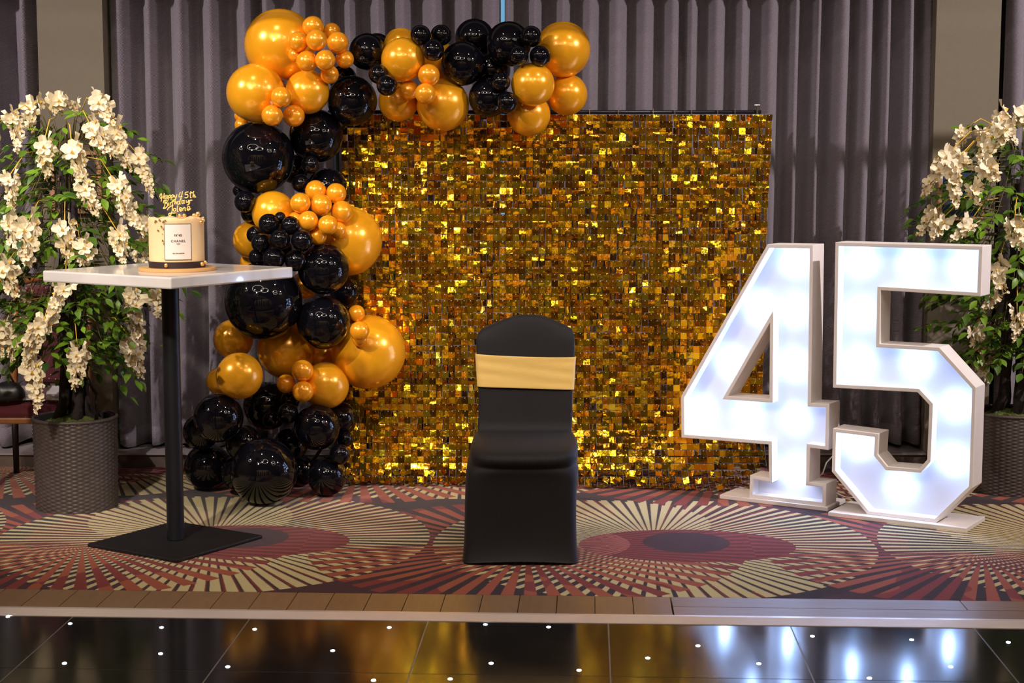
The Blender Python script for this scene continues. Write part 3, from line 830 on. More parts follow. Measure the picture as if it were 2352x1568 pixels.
a5, u5, n5 = frame_from_px(zq(985, 1440), zq(1335, 1476), 0.018)
ang = R(-32.0); u5 = Vector((math.cos(ang), math.sin(ang), 0)); n5 = Vector((-u5.y, u5.x, 0))
out5 = [(824,78),(1562,98),(1552,350),(1052,319),(1046,586),(1345,604),(1528,805),(1512,1306),(1330,1470),(985,1432),(806,1225),(812,1008),(1042,1036),(1035,1140),(1085,1200),(1242,1212),(1283,1166),(1294,892),(1235,829),(812,806)]
b5 = [(960,180),(1220,190),(1478,205),(958,440),(950,685),(1235,690),(1438,905),(1422,1180),(1155,1315),(945,1095)]
def s_of(px, py, a, u): return (gp(px, py, 0)-a).dot(u)
def n_of(px, py, a, n): return (gp(px, py, 0)-a).dot(n)
bd5 = (s_of(1907, 1182, a5, u5), s_of(2226, 1219, a5, u5), -0.035, 0.225)
L5 = letter('light_up_number', 'right one of the two big white bulb-lit numerals, a five, on its foot board', out5, [], b5, a5, u5, n5, bd5)
a4, u4, n4 = frame_from_px(zq(395, 1383), zq(775, 1424), 0.0)
u4 = u5.copy(); n4 = n5.copy(); a4 = a4 + n4*0.03
out4 = [(485,88),(714,92),(703,883),(795,887),(790,1118),(697,1106),(694,1278),(780,1286),(775,1420),(393,1372),(397,1242),(492,1258),(490,1090),(54,1055),(52,850)]
h4 = [(497,482),(288,848),(494,862)]
b4 = [(622,175),(440,410),(622,425),(292,680),(618,700),(150,935),(382,945),(622,975),(622,1235)]
bd4 = (s_of(1652, 1145, a4, u4), s_of(1898, 1176, a4, u4), -0.012, 0.20)
L4 = letter('light_up_number', 'left one of the two big white bulb-lit numerals, a four, beside the sequin wall', out4, [h4], b4, a4, u4, n4, bd4)
print('letters', a4, a5, bd4, bd5)

# thin cables behind the numbers
mb = MB(); p0 = gp(1905, 1130); p1 = gp(1945, 1146)
mb.tube([gp(1880, 1118)+Vector((0,0,0.01)), gp(1922, 1138)+Vector((0,0,0.01)), gp(1940, 1146)+Vector((0,0,0.008)), gp(1962, 1146)+Vector((0,0,0.008)), gp(1990, 1130)+Vector((0,0,0.01)), gp(1960, 1100)+Vector((0,0,0.01))], 0.004, 6)
o = mb.build('power_cable', M['cable'], smooth=True, origin=gp(1922, 1138)); tag(o, 'thin white power cable on the carpet behind the number 5', 'cable')
mb = MB(); Yc = 7.45
mb.tube([gp(1872, 1110)+Vector((0,0,0.01)), at(1890, 1085, Yc), at(1898, 1062, Yc), at(1912, 1048, Yc), at(1930, 1050, Yc), at(1940, 1080, Yc), gp(1950, 1112)+Vector((0,0,0.01))], 0.0035, 6)
o = mb.build('power_cable', M['cable'], smooth=True, origin=gp(1872, 1110)); tag(o, 'grey cable looping between the two lit numbers', 'cable')

# ---------------------------------------------------------------- covered chair
def cloth_mat():
    t = NT('black_stretch_cloth'); oc = t.coord()
    wv = t.n('ShaderNodeTexWave', wave_type='BANDS', bands_direction='X'); t.t.links.new(oc, wv.inputs['Vector']); wv.inputs['Scale'].default_value = 110; wv.inputs['Distortion'].default_value = 1
    n1 = t.noise(7, 4, oc)
    t.set(Base=t.mix(n1, (0.004, 0.003, 0.004, 1), (0.007, 0.0055, 0.007, 1)), Roughness=0.72, Sheen=0.06, Sheen_Roughness=0.35)
    t.bump(t.m('ADD', t.m('MULTIPLY', wv.outputs['Fac'], 0.3), n1), 0.25, 0.006); return t.mat
M['cover'] = cloth_mat()
def sash_mat():
    t = NT('gold_stretch_satin'); oc = t.coord()
    v = t.mapv(oc, (4, 4, 9)); n1 = t.noise(2.0, 4, v)
    t.set(Base=t.mix(n1, (0.93, 0.60, 0.15, 1), (0.96, 0.66, 0.20, 1)), Roughness=0.42, Sheen=0.4)
    t.bump(n1, 0.3, 0.008); return t.mat
M['sash'] = sash_mat()
fl = gp(1060, 1299); fr = gp(1331, 1299)
cx = (fl.x+fr.x)/2; yf = fl.y; yb = yf+0.50
chair = empty('banquet_chair', (cx, yf+0.25, 0), 'banquet chair in a black stretch cover with a gold band, facing the camera', 'chair')
CO = Vector(chair.location)
def X(px, Y, py=900): return at(px, py, Y).x-CO.x
def rrect(x0, x1, y0, y1, e=5.0, n=56):
    pts = []; cx_ = (x0+x1)/2; cy_ = (y0+y1)/2; a = (x1-x0)/2; b = (y1-y0)/2
    for k in range(n):
        t = 2*math.pi*k/n; c = math.cos(t); s = math.sin(t)
        pts.append((cx_+a*math.copysign(abs(c)**(2/e), c), cy_+b*math.copysign(abs(s)**(2/e), s)))
    return pts
hw = (fr.x-fl.x)/2
secs = [] # z, half width, y front, y back, exponent
f0 = -0.25
ysb = yf+0.40   # front face of the backrest at seat level
ZS = (H-0) ; 
zs_back = at(1212, 1012, ysb).z; zlip = at(1212, 1068, yf+0.03).z
print('seat z', zs_back, zlip)
S = [(0.0, hw, 0.0, 0.50, 9), (0.012, hw*0.995, 0.003, 0.497, 9), (0.05, hw*0.975, 0.010, 0.49, 8), (0.12, hw*0.965, 0.016, 0.485, 8), (0.22, hw*0.962, 0.012, 0.482, 7),
     (0.32, hw*0.965, 0.006, 0.48, 6), (zlip-0.035, hw*0.968, 0.000, 0.48, 5), (zlip-0.018, hw*0.955, -0.002, 0.48, 4.5), (zlip-0.010, hw*0.925, 0.012, 0.48, 4.5), (zlip-0.002, hw*0.925, 0.000, 0.48, 4), (zlip+0.012, hw*0.935, -0.012, 0.48, 4), (zlip+0.030, hw*0.935, -0.012, 0.48, 4),
     (zlip+0.044, hw*0.925, 0.004, 0.48, 4), (zlip+0.052, hw*0.91, 0.030, 0.48, 4), (zlip+0.057, hw*0.895, 0.09, 0.478, 4), (zlip+0.058, hw*0.88, 0.20, 0.476, 4.5), (zlip+0.058, hw*0.86, 0.32, 0.474, 5), (zlip+0.064, hw*0.835, 0.385, 0.474, 5.5)]
zb0 = zlip+0.064; Yb = yf+0.42
def zrow(py): return at(1212, py, Yb).z
def hwrow(pl, pr, py): return (at(pr, py, Yb).x-at(pl, py, Yb).x)/2
back = [(985, 1098, 1316), (950, 1099, 1315), (900, 1098, 1316), (860, 1096, 1319), (820, 1093.5, 1321.5), (790, 1093, 1322.5), (778, 1094, 1322)]
lean = lambda z: 0.405+0.08*(z-zb0)/0.45
for py, pl, pr in back:
    z = zrow(py); h_ = hwrow(pl, pr, py); y0 = lean(z); S.append((z, h_, y0, y0+0.062, 5))
def xoff(z): return 0.022*max(0.0, min(1.0, (z-zlip+0.10)/0.20))
mb = MB(); n = 56; vs = []; fs = []
for z, h_, y0, y1, ex in S:
    for k, (x, y) in enumerate(rrect(-h_, h_, y0-0.25, y1-0.25, ex, n)):
        zz = z
        if z == 0.0: 
            zz = 0.0 + 0.016*max(0, 1-(x/h_)**2)**0.6*(1 if y < 0 else 0.6)     # hem arches between the feet
        if 0.02 < z < 0.36 and y < -0.2: y += 0.010*(1-(x/h_)**2)
        vs.append((x+xoff(z), y, zz))
m = len(S)
for j in range(m-1):
    for k in range(n): a = j*n+k; b = j*n+(k+1) % n; fs.append((a, b, b+n, a+n))
# curved crown of the backrest: project the last loop upward on the crest outline
crest = [(1093,778),(1096,768),(1106,757),(1124,748),(1150,737),(1175,725),(1196,719.5),(1212,718),(1230,719.5),(1250,725),(1276,737),(1300,748),(1316,757),(1321,768),(1323,778)]
cxz = [((at(px, py, Yb+0.06).x-CO.x), at(px, py, Yb+0.06).z) for px, py in crest]
def crest_z(x):
    for (x0, z0), (x1, z1) in zip(cxz[:-1], cxz[1:]):
        if x0 <= x <= x1: return z0+(z1-z0)*(x-x0)/(x1-x0+1e-9)
    return cxz[0][1]
zl, hl, y0l, y1l, exl = S[-1]
base = rrect(-hl, hl, y0l-0.25, y1l-0.25, exl, n)
prevrow = (m-1)*n
for f_ in (0.35, 0.65, 0.86, 0.96, 1.0):
    row = len(vs)
    pin = [0, 0, 0]
    for k, (x, y) in enumerate(base):
        xx = x*(1-0.05*f_**2)+xoff(9)
        ymid = (y0l+y1l)/2-0.25+0.02*f_
        th = {0.35: 1.0, 0.65: 0.98, 0.86: 0.85, 0.96: 0.55, 1.0: 0.12}[f_]
        zt_ = crest_z(max(min(xx, cxz[-1][0]-1e-4), cxz[0][0]+1e-4))
        vs.append((xx, ymid+(y-((y0l+y1l)/2-0.25))*th, zl+(zt_-zl)*f_))
    for k in range(n): a = prevrow+k; b = prevrow+(k+1) % n; fs.append((a, b, row+(k+1) % n, row+k))
    prevrow = row
fs.append(tuple(range(prevrow, prevrow+n)))
mb.add(vs, fs)
cov = mb.build('chair_cover', M['cover'], chair, smooth=True); fixn(cov)
sb = cov.modifiers.new('sub', 'SUBSURF'); sb.levels = 1; sb.render_levels = 1
# gold band with slightly crumpled edges
mb = MB(); vs = []; fs = []; rows = 12; rq = random.Random(3)
zt0, zb_ = zrow(821), zrow(893)
for j in range(rows+1):
    f_ = j/rows
    for k in range(n):
        z = zb_+(zt0-zb_)*f_
        h_ = hwrow(1094.5, 1319, 860)+0.004 if True else 0
        h_ = hwrow(1097.5-3*f_, 1315+6*f_, 850)+0.004
        y0 = lean(z)-0.005; x, y = rrect(-h_, h_, y0-0.25, y0+0.072-0.25, 5, n)[k]
        rid = 0.0025*math.exp(-((f_-0.04)/0.05)**2)+0.0025*math.exp(-((f_-0.96)/0.05)**2)+0.0012*math.sin(f_*17+x*14)*math.sin(f_*3.1)
        if y < -0.25+y0+0.03: y -= rid
        z += (0.006-0.012*(x/h_+1)/2)*(1) + 0.004*((x/h_)**2)*(1 if f_ > .5 else -0.2)
        vs.append((x+xoff(9), y, z))
for j in range(rows):
    for k in range(n): a = j*n+k; b = j*n+(k+1) % n; fs.append((a, b, b+n, a+n))
mb.add(vs, fs); sa = mb.build('sash', M['sash'], chair, smooth=True)
sd = sa.modifiers.new('t', 'SOLIDIFY'); sd.thickness = 0.002; sd.offset = 1
sb = sa.modifiers.new('sub', 'SUBSURF'); sb.levels = 1; sb.render_levels = 1
sa['label'] = 'gold stretch band'

# ---------------------------------------------------------------- pedestal table
def marble():
    t = NT('white_marble'); oc = t.coord()
    n1 = t.noise(5, 8, oc); wv = t.n('ShaderNodeTexWave'); t.t.links.new(oc, wv.inputs['Vector']); wv.inputs['Scale'].default_value = 2.2; wv.inputs['Distortion'].default_value = 9; wv.inputs['Detail'].default_value = 4
    v = t.m('POWER', wv.outputs['Fac'], 6)
    c = t.mix(n1, (0.80, 0.76, 0.73, 1), (0.70, 0.67, 0.66, 1)); c = t.mix(t.m('MULTIPLY', v, 0.25), c, (0.50, 0.49, 0.52, 1))
    t.set(Base=c, Roughness=0.16, Coat=0.3); return t.mat
M['marble'] = marble()
pf, pr_, pb_, pl = gp(405, 1288), gp(600, 1224), gp(386, 1196), gp(202, 1247)
tc = (pf+pr_+pb_+pl)/4; tc.x = gp(404, 1238).x
tz = 1.073
cf, cr_, cl = gp(388, 637, tz), gp(673, 613, tz), gp(97, 621, tz)
# square top: centre is the midpoint of the left and right corners
mid = (cr_+cl)/2; half = (cr_-cl).length/2; angT = math.atan2((cr_-cl).y, (cr_-cl).x)
print('table', tc, mid, half, cf, angT)
table = empty('pedestal_table', (mid.x, mid.y, 0), 'tall square pedestal table with white marble top and black post', 'table', rz=angT+R(45))
sd_ = half/math.sqrt(2)
mb = MB(); mb.box(-sd_, sd_, -sd_, sd_, tz-0.043, tz); mb.build('tabletop', M['marble'], table, bevel=0.006)
mb = MB(); mb.box(-0.12, 0.12, -0.12, 0.12, tz-0.050, tz-0.043); mb.build('top_bracket', M['black_metal'], table)
mb = MB(); mb.lathe([(0.0335, 0.016), (0.0335, tz-0.05)], 32, cap0=True, cap1=True); o = mb.build('post', M['black_metal'], table); smooth_angle(o)
bs = (pr_-pl).length/2/math.sqrt(2)
mb = MB(); mb.box(-bs, bs, -bs, bs, 0.0, 0.014); mb.build('base_plate', M['base_metal'], table, bevel=0.004)

# ---------------------------------------------------------------- cake
M['cream'] = mat('cake_icing', (0.92, 0.66, 0.36), 0.55, var=0.05, scale=5, bump=0.3, bscale=30, Sub=0.1)
M['board'] = mat('gold_cake_board', (0.68, 0.40, 0.16), 0.45, 0.15, var=0.08)
M['ribbon'] = mat('dark_ribbon', (0.028, 0.014, 0.018), 0.5)
M['plaque'] = mat('plaque_icing', (0.86, 0.76, 0.70), 0.6)
M['ink'] = mat('plaque_ink', (0.035, 0.015, 0.02), 0.6)
M['goldball'] = mat('gold_pearl', (0.92, 0.58, 0.22), 0.25, 0.8)
M['leaf_gold'] = mat('gold_leaf_flake', (0.35, 0.20, 0.08), 0.4, 0.6)
M['topper'] = mat('gold_acrylic', (0.95, 0.70, 0.22), 0.4, 0.2)
M['clear'] = mat('clear_acrylic', (0.8, 0.8, 0.85), 0.1, Trans=0.9)
cc = gp(407, 613, tz+0.012); cc.z = tz
cake = empty('birthday_cake', cc, 'cream birthday cake with black base ribbon and gold script topper on marble table', 'cake')
RB = 88/F*cc.y; RC_ = 63.5/F*cc.y; ZC = 0.012; HC = at(0, 500, cc.y-RC_*0.3).z-tz
mb = MB(); mb.lathe([(RB-0.002, 0.0), (RB, 0.002), (RB, 0.010), (RB-0.002, 0.012)], 64, cap0=True, cap1=True); o = mb.build('cake_board', M['board'], cake); smooth_angle(o)
pr2 = [(RC_*0.99, ZC), (RC_*0.985, ZC+0.03), (RC_*0.985, HC*0.6), (RC_*0.99, HC-0.012), (RC_*1.0, HC-0.003), (RC_*0.985, HC), (RC_*0.93, HC-0.003), (RC_*0.5, HC-0.004), (0.001, HC-0.004)]
mb = MB(); mb.lathe(pr2, 96, cap0=True)
mb.v = [Vector((v.x, v.y, v.z+(0.0022*math.sin(7*math.atan2(v.y, v.x))+0.0015*math.sin(17*math.atan2(v.y, v.x)) if v.z > HC-0.004 and v.xy.length > RC_*0.9 else 0))) for v in mb.v]
mb.build('icing', M['cream'], cake, smooth=True)
def arc_patch(mb, r, a0, a1, z0, z1, mi=0, n=24, zt=lambda f: 0):
    vs = []
    for i in range(n+1):
        a = a0+(a1-a0)*i/n; vs.append((r*math.sin(a), -r*math.cos(a), z0)); vs.append((r*math.sin(a), -r*math.cos(a), z1))
    mb.add(vs, [(2*i, 2*i+2, 2*i+3, 2*i+1) for i in range(n)], mi)
mb = MB(); mb.lathe([(RC_*0.99, ZC+0.001), (RC_*0.99+0.0018, ZC+0.001), (RC_*0.99+0.0018, ZC+0.0245), (RC_*0.99, ZC+0.0245)], 96); mb.build('ribbon', M['ribbon'], cake, smooth=False)
def cpx(px): return math.asin(max(-1, min(1, (px-407)/63.5)))
def cz(py): return at(407, py, cc.y-RC_).z-tz
a0, a1 = cpx(392), cpx(449.5); z0p, z1p = cz(597.5), cz(514)
mb = MB(); arc_patch(mb, RC_+0.0012, a0, a1, z0p, z1p); o = mb.build('plaque_border', M['ink'], cake); o['label'] = 'dark plaque edge'
s_ = o.modifiers.new('t', 'SOLIDIFY'); s_.thickness = 0.0015
mb = MB(); arc_patch(mb, RC_+0.0020, a0+0.022, a1-0.022, z0p+0.0022, z1p-0.0022); pq = mb.build('plaque', M['plaque'], cake)
s_ = pq.modifiers.new('t', 'SOLIDIFY'); s_.thickness = 0.001
def text_mesh(body, size, m, shear=0.0, ext=0.0006, bold=0.0, space=1.0, align='CENTER', res=3):
    cu = bpy.data.curves.new('lettering', 'FONT'); cu.body = body; cu.size = size; cu.shear = shear; cu.extrude = ext; cu.offset = bold
    cu.space_character = space; cu.align_x = align; cu.resolution_u = res
    o = bpy.data.objects.new('lettering', cu); COL.objects.link(o); bpy.context.view_layer.update()
    dg = bpy.context.evaluated_depsgraph_get(); me = bpy.data.meshes.new_from_object(o.evaluated_get(dg)); bpy.data.objects.remove(o)
    me.materials.clear(); me.materials.append(m); return me
am = (a0+a1)/2+0.01
for body, size, py, sp in (('N°45', 0.0125, 543, 1.0), ('CHANEL', 0.0118, 556, 1.25), ('PARIS', 0.0045, 561, 1.2), ('EAU DE PARFUM', 0.0052, 583, 1.1)):
    me = text_mesh(body, size, M['ink'], space=sp, bold=0.00025)
    for v in me.vertices:
        a = am+v.co.x/RC_; r = RC_+0.0024+v.co.z*0.6; z = cz(py)+v.co.y
        v.co = (r*math.sin(a), -r*math.cos(a), z)
    link_mesh('lettering', me, cake)
# pearls
def pearl(px, py, yoff, r=0.0088):
    p = at(px, py, cc.y+yoff)-cc; mb = MB(); mb.lathe([(max(0.0001, r*math.sin(math.pi*k/10)), -r*math.cos(math.pi*k/10)) for k in range(11)], 16)
    o = mb.build('pearl', M['goldball'], cake, smooth=True, loc=p)
for px, py, yo, r in ((413,495,-0.03,.0078),(423.5,495,-0.035,.0078),(446,494.5,-0.02,.0085),(455,491,-0.01,.0095),(452,495,-0.035,.006),(462,510,-0.052,.0075),(467,505,-0.035,.0075),(381.5,609.5,-0.107,.008),(464.5,606,-0.062,.008),(471.5,602,-0.035,.0075)):
    pearl(px, py, yo, r)
rf = random.Random(9)
for px, py, s1_ in ((373,508,5),(382,506,5),(391,509,5.5),(395,507,4),(386,521,4.5),(390,526,3),(378,530,4),(389,553,4),(391,560,3.5),(388,538,2.5),(370,511,3),(379,500,3)):
    a = cpx(px); z = cz(py); sz = s1_/F*cc.y*0.7
    mb = MB(); k_ = 7; vs = [(0, 0, 0)]
    for q in range(k_):
        t = 2*math.pi*q/k_; rr_ = sz*rf.uniform(0.55, 1.2); vs.append((rr_*math.cos(t), rf.uniform(-0.0015, 0.0005), rr_*math.sin(t)))
    mb.add(vs, [(0, q+1, (q+1) % k_+1) for q in range(k_)])
    o = mb.build('gold_leaf_flake', M['leaf_gold'], cake); o.matrix_local = Matrix.Translation(((RC_+0.002)*math.sin(a), -(RC_+0.002)*math.cos(a), z)) @ Matrix.Rotation(a, 4, 'Z')
    sd = o.modifiers.new('t', 'SOLIDIFY'); sd.thickness = 0.0006
# script topper: strokes written by hand as thin bent strips
def stroke_text(rows):
    mb = MB()
    for pts in rows:
        # catmull-rom
        P = [Vector((x, 0, z)) for x, z in pts]; out = []
        for i in range(len(P)-1):
            p0 = P[max(i-1, 0)]; p1 = P[i]; p2 = P[i+1]; p3 = P[min(i+2, len(P)-1)]
            for k in range(5):
                t = k/5; out.append(0.5*((2*p1)+(p2-p0)*t+(2*p0-5*p1+4*p2-p3)*t*t+(3*p1-p0-3*p2+p3)*t**3))
        out.append(P[-1]); mb.tube(out, 0.0021, 6)
    return mb
def tp(x, y):   # crop coordinates (7.8375x) to cake-local plane
    p = at(340+x/7.8375, 430+y/7.8375, cc.y-0.01)-cc; return (p.x, p.z)
W = [
 [(200,180),(215,130),(235,125),(240,180),(225,260)], [(285,105),(275,180),(280,210)], [(205,200),(240,185),(290,165)],          # H
 [(335,155),(300,160),(300,200),(325,195),(340,150),(335,200),(350,195)],                                                        # a
 [(365,150),(355,235)], [(362,160),(390,140),(395,180),(365,190)], [(415,145),(405,235)], [(412,155),(440,135),(447,172),(415,185)], # pp
 [(465,140),(470,180),(500,170),(508,130),(500,190),(470,225),(440,240)],                                                        # y
 [(575,90),(545,175),(610,165)], [(615,75),(595,160),(580,240)],                                                                  # 4
 [(720,85),(670,95),(662,135),(700,130),(712,165),(685,192),(650,185)],                                                           # 5
 [(765,70),(755,180),(775,185)], [(735,110),(800,98)], [(815,70),(800,185),(820,140),(835,150),(832,185),(858,170)],              # th
 [(300,230),(290,345),(265,380),(300,380),(345,330),(330,290),(300,285),(335,265),(330,235),(280,240),(270,290)],                 # B
 [(362,275),(358,320),(375,325)], [(362,250),(364,246)], [(390,275),(392,325)], [(390,290),(415,268)], [(440,225),(428,310),(445,315)], [(420,262),(465,250)],
 [(485,215),(470,310),(485,270),(505,270),(503,308)], [(560,255),(525,262),(525,305),(555,295),(575,200),(562,300),(578,298)],
 [(640,240),(605,248),(605,290),(632,285),(645,235),(640,285),(655,285)], [(680,235),(685,275),(715,262),(722,228)], [(790,235),(745,240),(735,300),(700,320)], [(722,228),(725,300),(690,325)],
 [(340,415),(355,380),(400,345),(445,330)], [(430,335),(425,430),(395,505),(362,500),(380,470),(470,465),(490,460)],              # J
 [(470,380),(450,395),(455,430),(485,425),(492,390),(470,380)], [(525,330),(518,430),(535,435)],                                  # o l
 [(560,415),(595,395),(590,370),(565,375),(558,410),(580,432),(605,420)], [(620,370),(618,425)], [(620,390),(650,365),(662,385),(658,420),(675,418)],
 [(690,405),(735,385),(735,345),(705,355),(695,395),(715,418),(765,385)]]
tm_ = stroke_text([[tp(x, y) for x, y in s] for s in W])
o = tm_.build('script_topper', M['topper'], cake, smooth=True); o['label'] = 'gold script reading Happy 45th Birthday with a name'
mb = MB(); x_, z_ = tp(510, 440); mb.tube([(x_, 0, z_), (x_, 0, HC-0.02)], 0.0016, 6); mb.build('topper_stick', M['clear'], cake)
# ---------------------------------------------------------------- flowering trees in wicker pots
def leaf_mat(name, a, b):
    t = NT(name); oi = t.n('ShaderNodeObjectInfo'); g = t.n('ShaderNodeNewGeometry')
    c = t.mix(t.m('FRACT', t.m('ADD', oi.outputs['Random'], g.outputs['Random Per Island'])), C4(a), C4(b))
    t.set(Base=c, Roughness=0.42, Spec=0.4, Sub=0.0); return t.mat
M['leaf'] = leaf_mat('green_leaf', (0.016, 0.055, 0.006), (0.16, 0.30, 0.018))
M['petal'] = mat('cream_petal', (0.82, 0.72, 0.50), 0.6, var=0.08, scale=30, Sub=0.05)
M['stamen'] = mat('yellow_stamen', (0.75, 0.45, 0.05), 0.6)
M['bark'] = mat('dark_bark', (0.020, 0.013, 0.011), 0.85, var=0.5, scale=14, bump=0.9, bscale=40)
M['twig'] = mat('olive_twig', (0.13, 0.11, 0.03), 0.6)
M['moss'] = mat('green_moss', (0.07, 0.09, 0.012), 0.95, var=0.6, scale=40, bump=1.0, bscale=120)
M['wicker'] = mat('brown_wicker', (0.065, 0.050, 0.046), 0.5, var=0.35, scale=30)
M['potdark'] = mat('pot_liner', (0.01, 0.01, 0.012), 0.6)
def leaf_verts(L, Wd, fold=0.25, droop=0.15):
    vs = []; prof = [(0, 0.04), (0.18, 0.62), (0.42, 1.0), (0.7, 0.72), (1.0, 0.0)]
    for t, w in prof:
        z = -droop*L*t*t
        vs += [(-w*Wd/2, t*L, z+fold*w*Wd/2), (0, t*L, z), (w*Wd/2, t*L, z+fold*w*Wd/2)]
    fs = []
    for i in range(4):
        a = i*3; fs += [(a, a+1, a+4, a+3), (a+1, a+2, a+5, a+4)]
    return vs, fs
leafv = [leaf_verts(1, 0.52, 0.3, d) for d in (0.05, 0.2, 0.35)]
leafm = []
for vs, fs in leafv:
    mb = MB(); mb.add(vs, fs); leafm.append(mb.mesh('leaf', M['leaf'], True))
def basis(d, up):
    d = d.normalized(); x = d.cross(up)
    if x.length < 1e-4: x = d.cross(Vector((1, 0.3, 0)))
    x.normalize(); z = x.cross(d)
    return Matrix(((x.x, d.x, z.x, 0), (x.y, d.y, z.y, 0), (x.z, d.z, z.z, 0), (0, 0, 0, 1)))
def raceme(p0, p1, rr, s=1.0):
    """hanging flower spike from p0 (broad) to p1 (tip)"""
    mb = MB(); L = (p1-p0).length; n = max(9, int(L/0.0115)); ax = (p1-p0)/L
    bend = Vector((rr.uniform(-.02, .02), rr.uniform(-.02, .02), 0))
    pts = [p0+(p1-p0)*(k/6)+bend*math.sin(math.pi*k/6) for k in range(7)]
    mb.tube(pts, 0.0015, 4, 1)
    for k in range(n):
        f = k/(n-1); c = p0+(p1-p0)*f+bend*math.sin(math.pi*f)
        size = (0.0275*(1-f)**0.65+0.008)*s*rr.uniform(0.85, 1.15)
        rad = (0.015*(1-f)**0.7+0.003)*s
        a = k*2.4+rr.uniform(-.5, .5)
        out = Vector((math.cos(a), math.sin(a), 0)); out = (out-ax*out.dot(ax)).normalized()
        bc = c+out*rad
        Bm = basis(out+Vector((0, 0, rr.uniform(-.3, .5)))*0.7, Vector((0, 0, 1)))
        for q in range(5):   # ruffled petals around the stamen
            ang = 2*math.pi*q/5+rr.uniform(-.25, .25); lp = size*rr.uniform(0.8, 1.15)*(1.25 if q in (0, 1) else 0.95)
            cu = rr.uniform(0.1, 0.55)
            rot = Matrix.Rotation(ang, 4, 'Y')
            w_ = lp*0.42
            pv = [(0, 0, 0), (-w_*0.8, lp*cu*0.35, lp*0.42), (0, lp*cu*0.12, lp*0.5), (w_*0.8, lp*cu*0.35, lp*0.42), (-w_*0.75, lp*cu*0.9+rr.uniform(-.1, .15)*lp, lp*0.82), (0, lp*cu*0.7, lp*0.98), (w_*0.75, lp*cu*0.9+rr.uniform(-.1, .15)*lp, lp*0.82)]
            mb.add(pv, [(0, 1, 2), (0, 2, 3), (1, 4, 5, 2), (2, 5, 6, 3)], 0, Matrix.Translation(bc) @ Bm @ rot)
        st_ = size*0.42
        mb.add([(-st_*.5, st_*.4, -st_*.4), (st_*.5, st_*.4, -st_*.4), (0, st_*.4, st_*.6), (0, st_*1.1, 0)], [(0, 1, 3), (1, 2, 3), (2, 0, 3)], 1, Matrix.Translation(bc) @ Bm)
    return mb
def wicker_pot(E, r, h):
    mb = MB(); nt = 176; nz = 92; vs = []; fs = []
    NS = 44
    for j in range(nz+1):
        z = h*j/nz; row = j/2.0
        for i in range(nt):
            t = 2*math.pi*i/nt
            wv = math.sin(NS/2*t*1.0+math.pi*(math.floor(row)))
            rr_ = r*(0.97+0.03*z/h)+0.0030*wv*math.sin(math.pi*((row) % 1.0)+0.3)+0.0015*abs(math.sin(NS/2*t))
            vs.append((rr_*math.cos(t), rr_*math.sin(t), z))
    for j in range(nz):
        for i in range(nt): a = j*nt+i; b = j*nt+(i+1) % nt; fs.append((a, b, b+nt, a+nt))
    mb.add(vs, fs); mb.lathe([(r*0.95, 0.001), (0.001, 0.001)], 24)
    p = mb.build('wicker_pot', M['wicker'], E, smooth=True)
    mb = MB(); nt = 72; vs = []; fs = []     # braided rim
    for i in range(nt*3):
        t = 2*math.pi*i/(nt*3)
        for k in range(8):
            b = 2*math.pi*k/8; rr_ = 0.008+0.0018*math.sin(nt*t+b*2)
            vs.append(((r-0.002+rr_*math.cos(b))*math.cos(t), (r-0.002+rr_*math.cos(b))*math.sin(t), h+rr_*math.sin(b)))
    m_ = nt*3
    for i in range(m_):
        for k in range(8): fs.append((i*8+k, ((i+1) % m_)*8+k, ((i+1) % m_)*8+(k+1) % 8, i*8+(k+1) % 8))
    mb.add(vs, fs); mb.build('rim', M['wicker'], p, smooth=True)
    mb = MB(); mb.lathe([(r*0.93, h+0.004), (r*0.86, h+0.002), (r*0.85, h-0.05), (0.001, h-0.05)], 48); mb.build('liner', M['potdark'], p, smooth=True)
    mb = MB(); rq = random.Random(4); nr = 14
    vs = []; fs = []
    for j in range(nr+1):
        for i in range(48):
            t = 2*math.pi*i/48; rr_ = r*0.80*j/nr; zz = h-0.025+0.05*(1-(j/nr)**2)*0.7+rq.uniform(-.006, .006)
            vs.append((rr_*math.cos(t), rr_*math.sin(t), zz if j < nr else h-0.04))
    for j in range(nr):
        for i in range(48): a = j*48+i; b = j*48+(i+1) % 48; fs.append((a, b, b+48, a+48))
    mb.add(vs, fs); mb.build('moss', M['moss'], E, smooth=False)
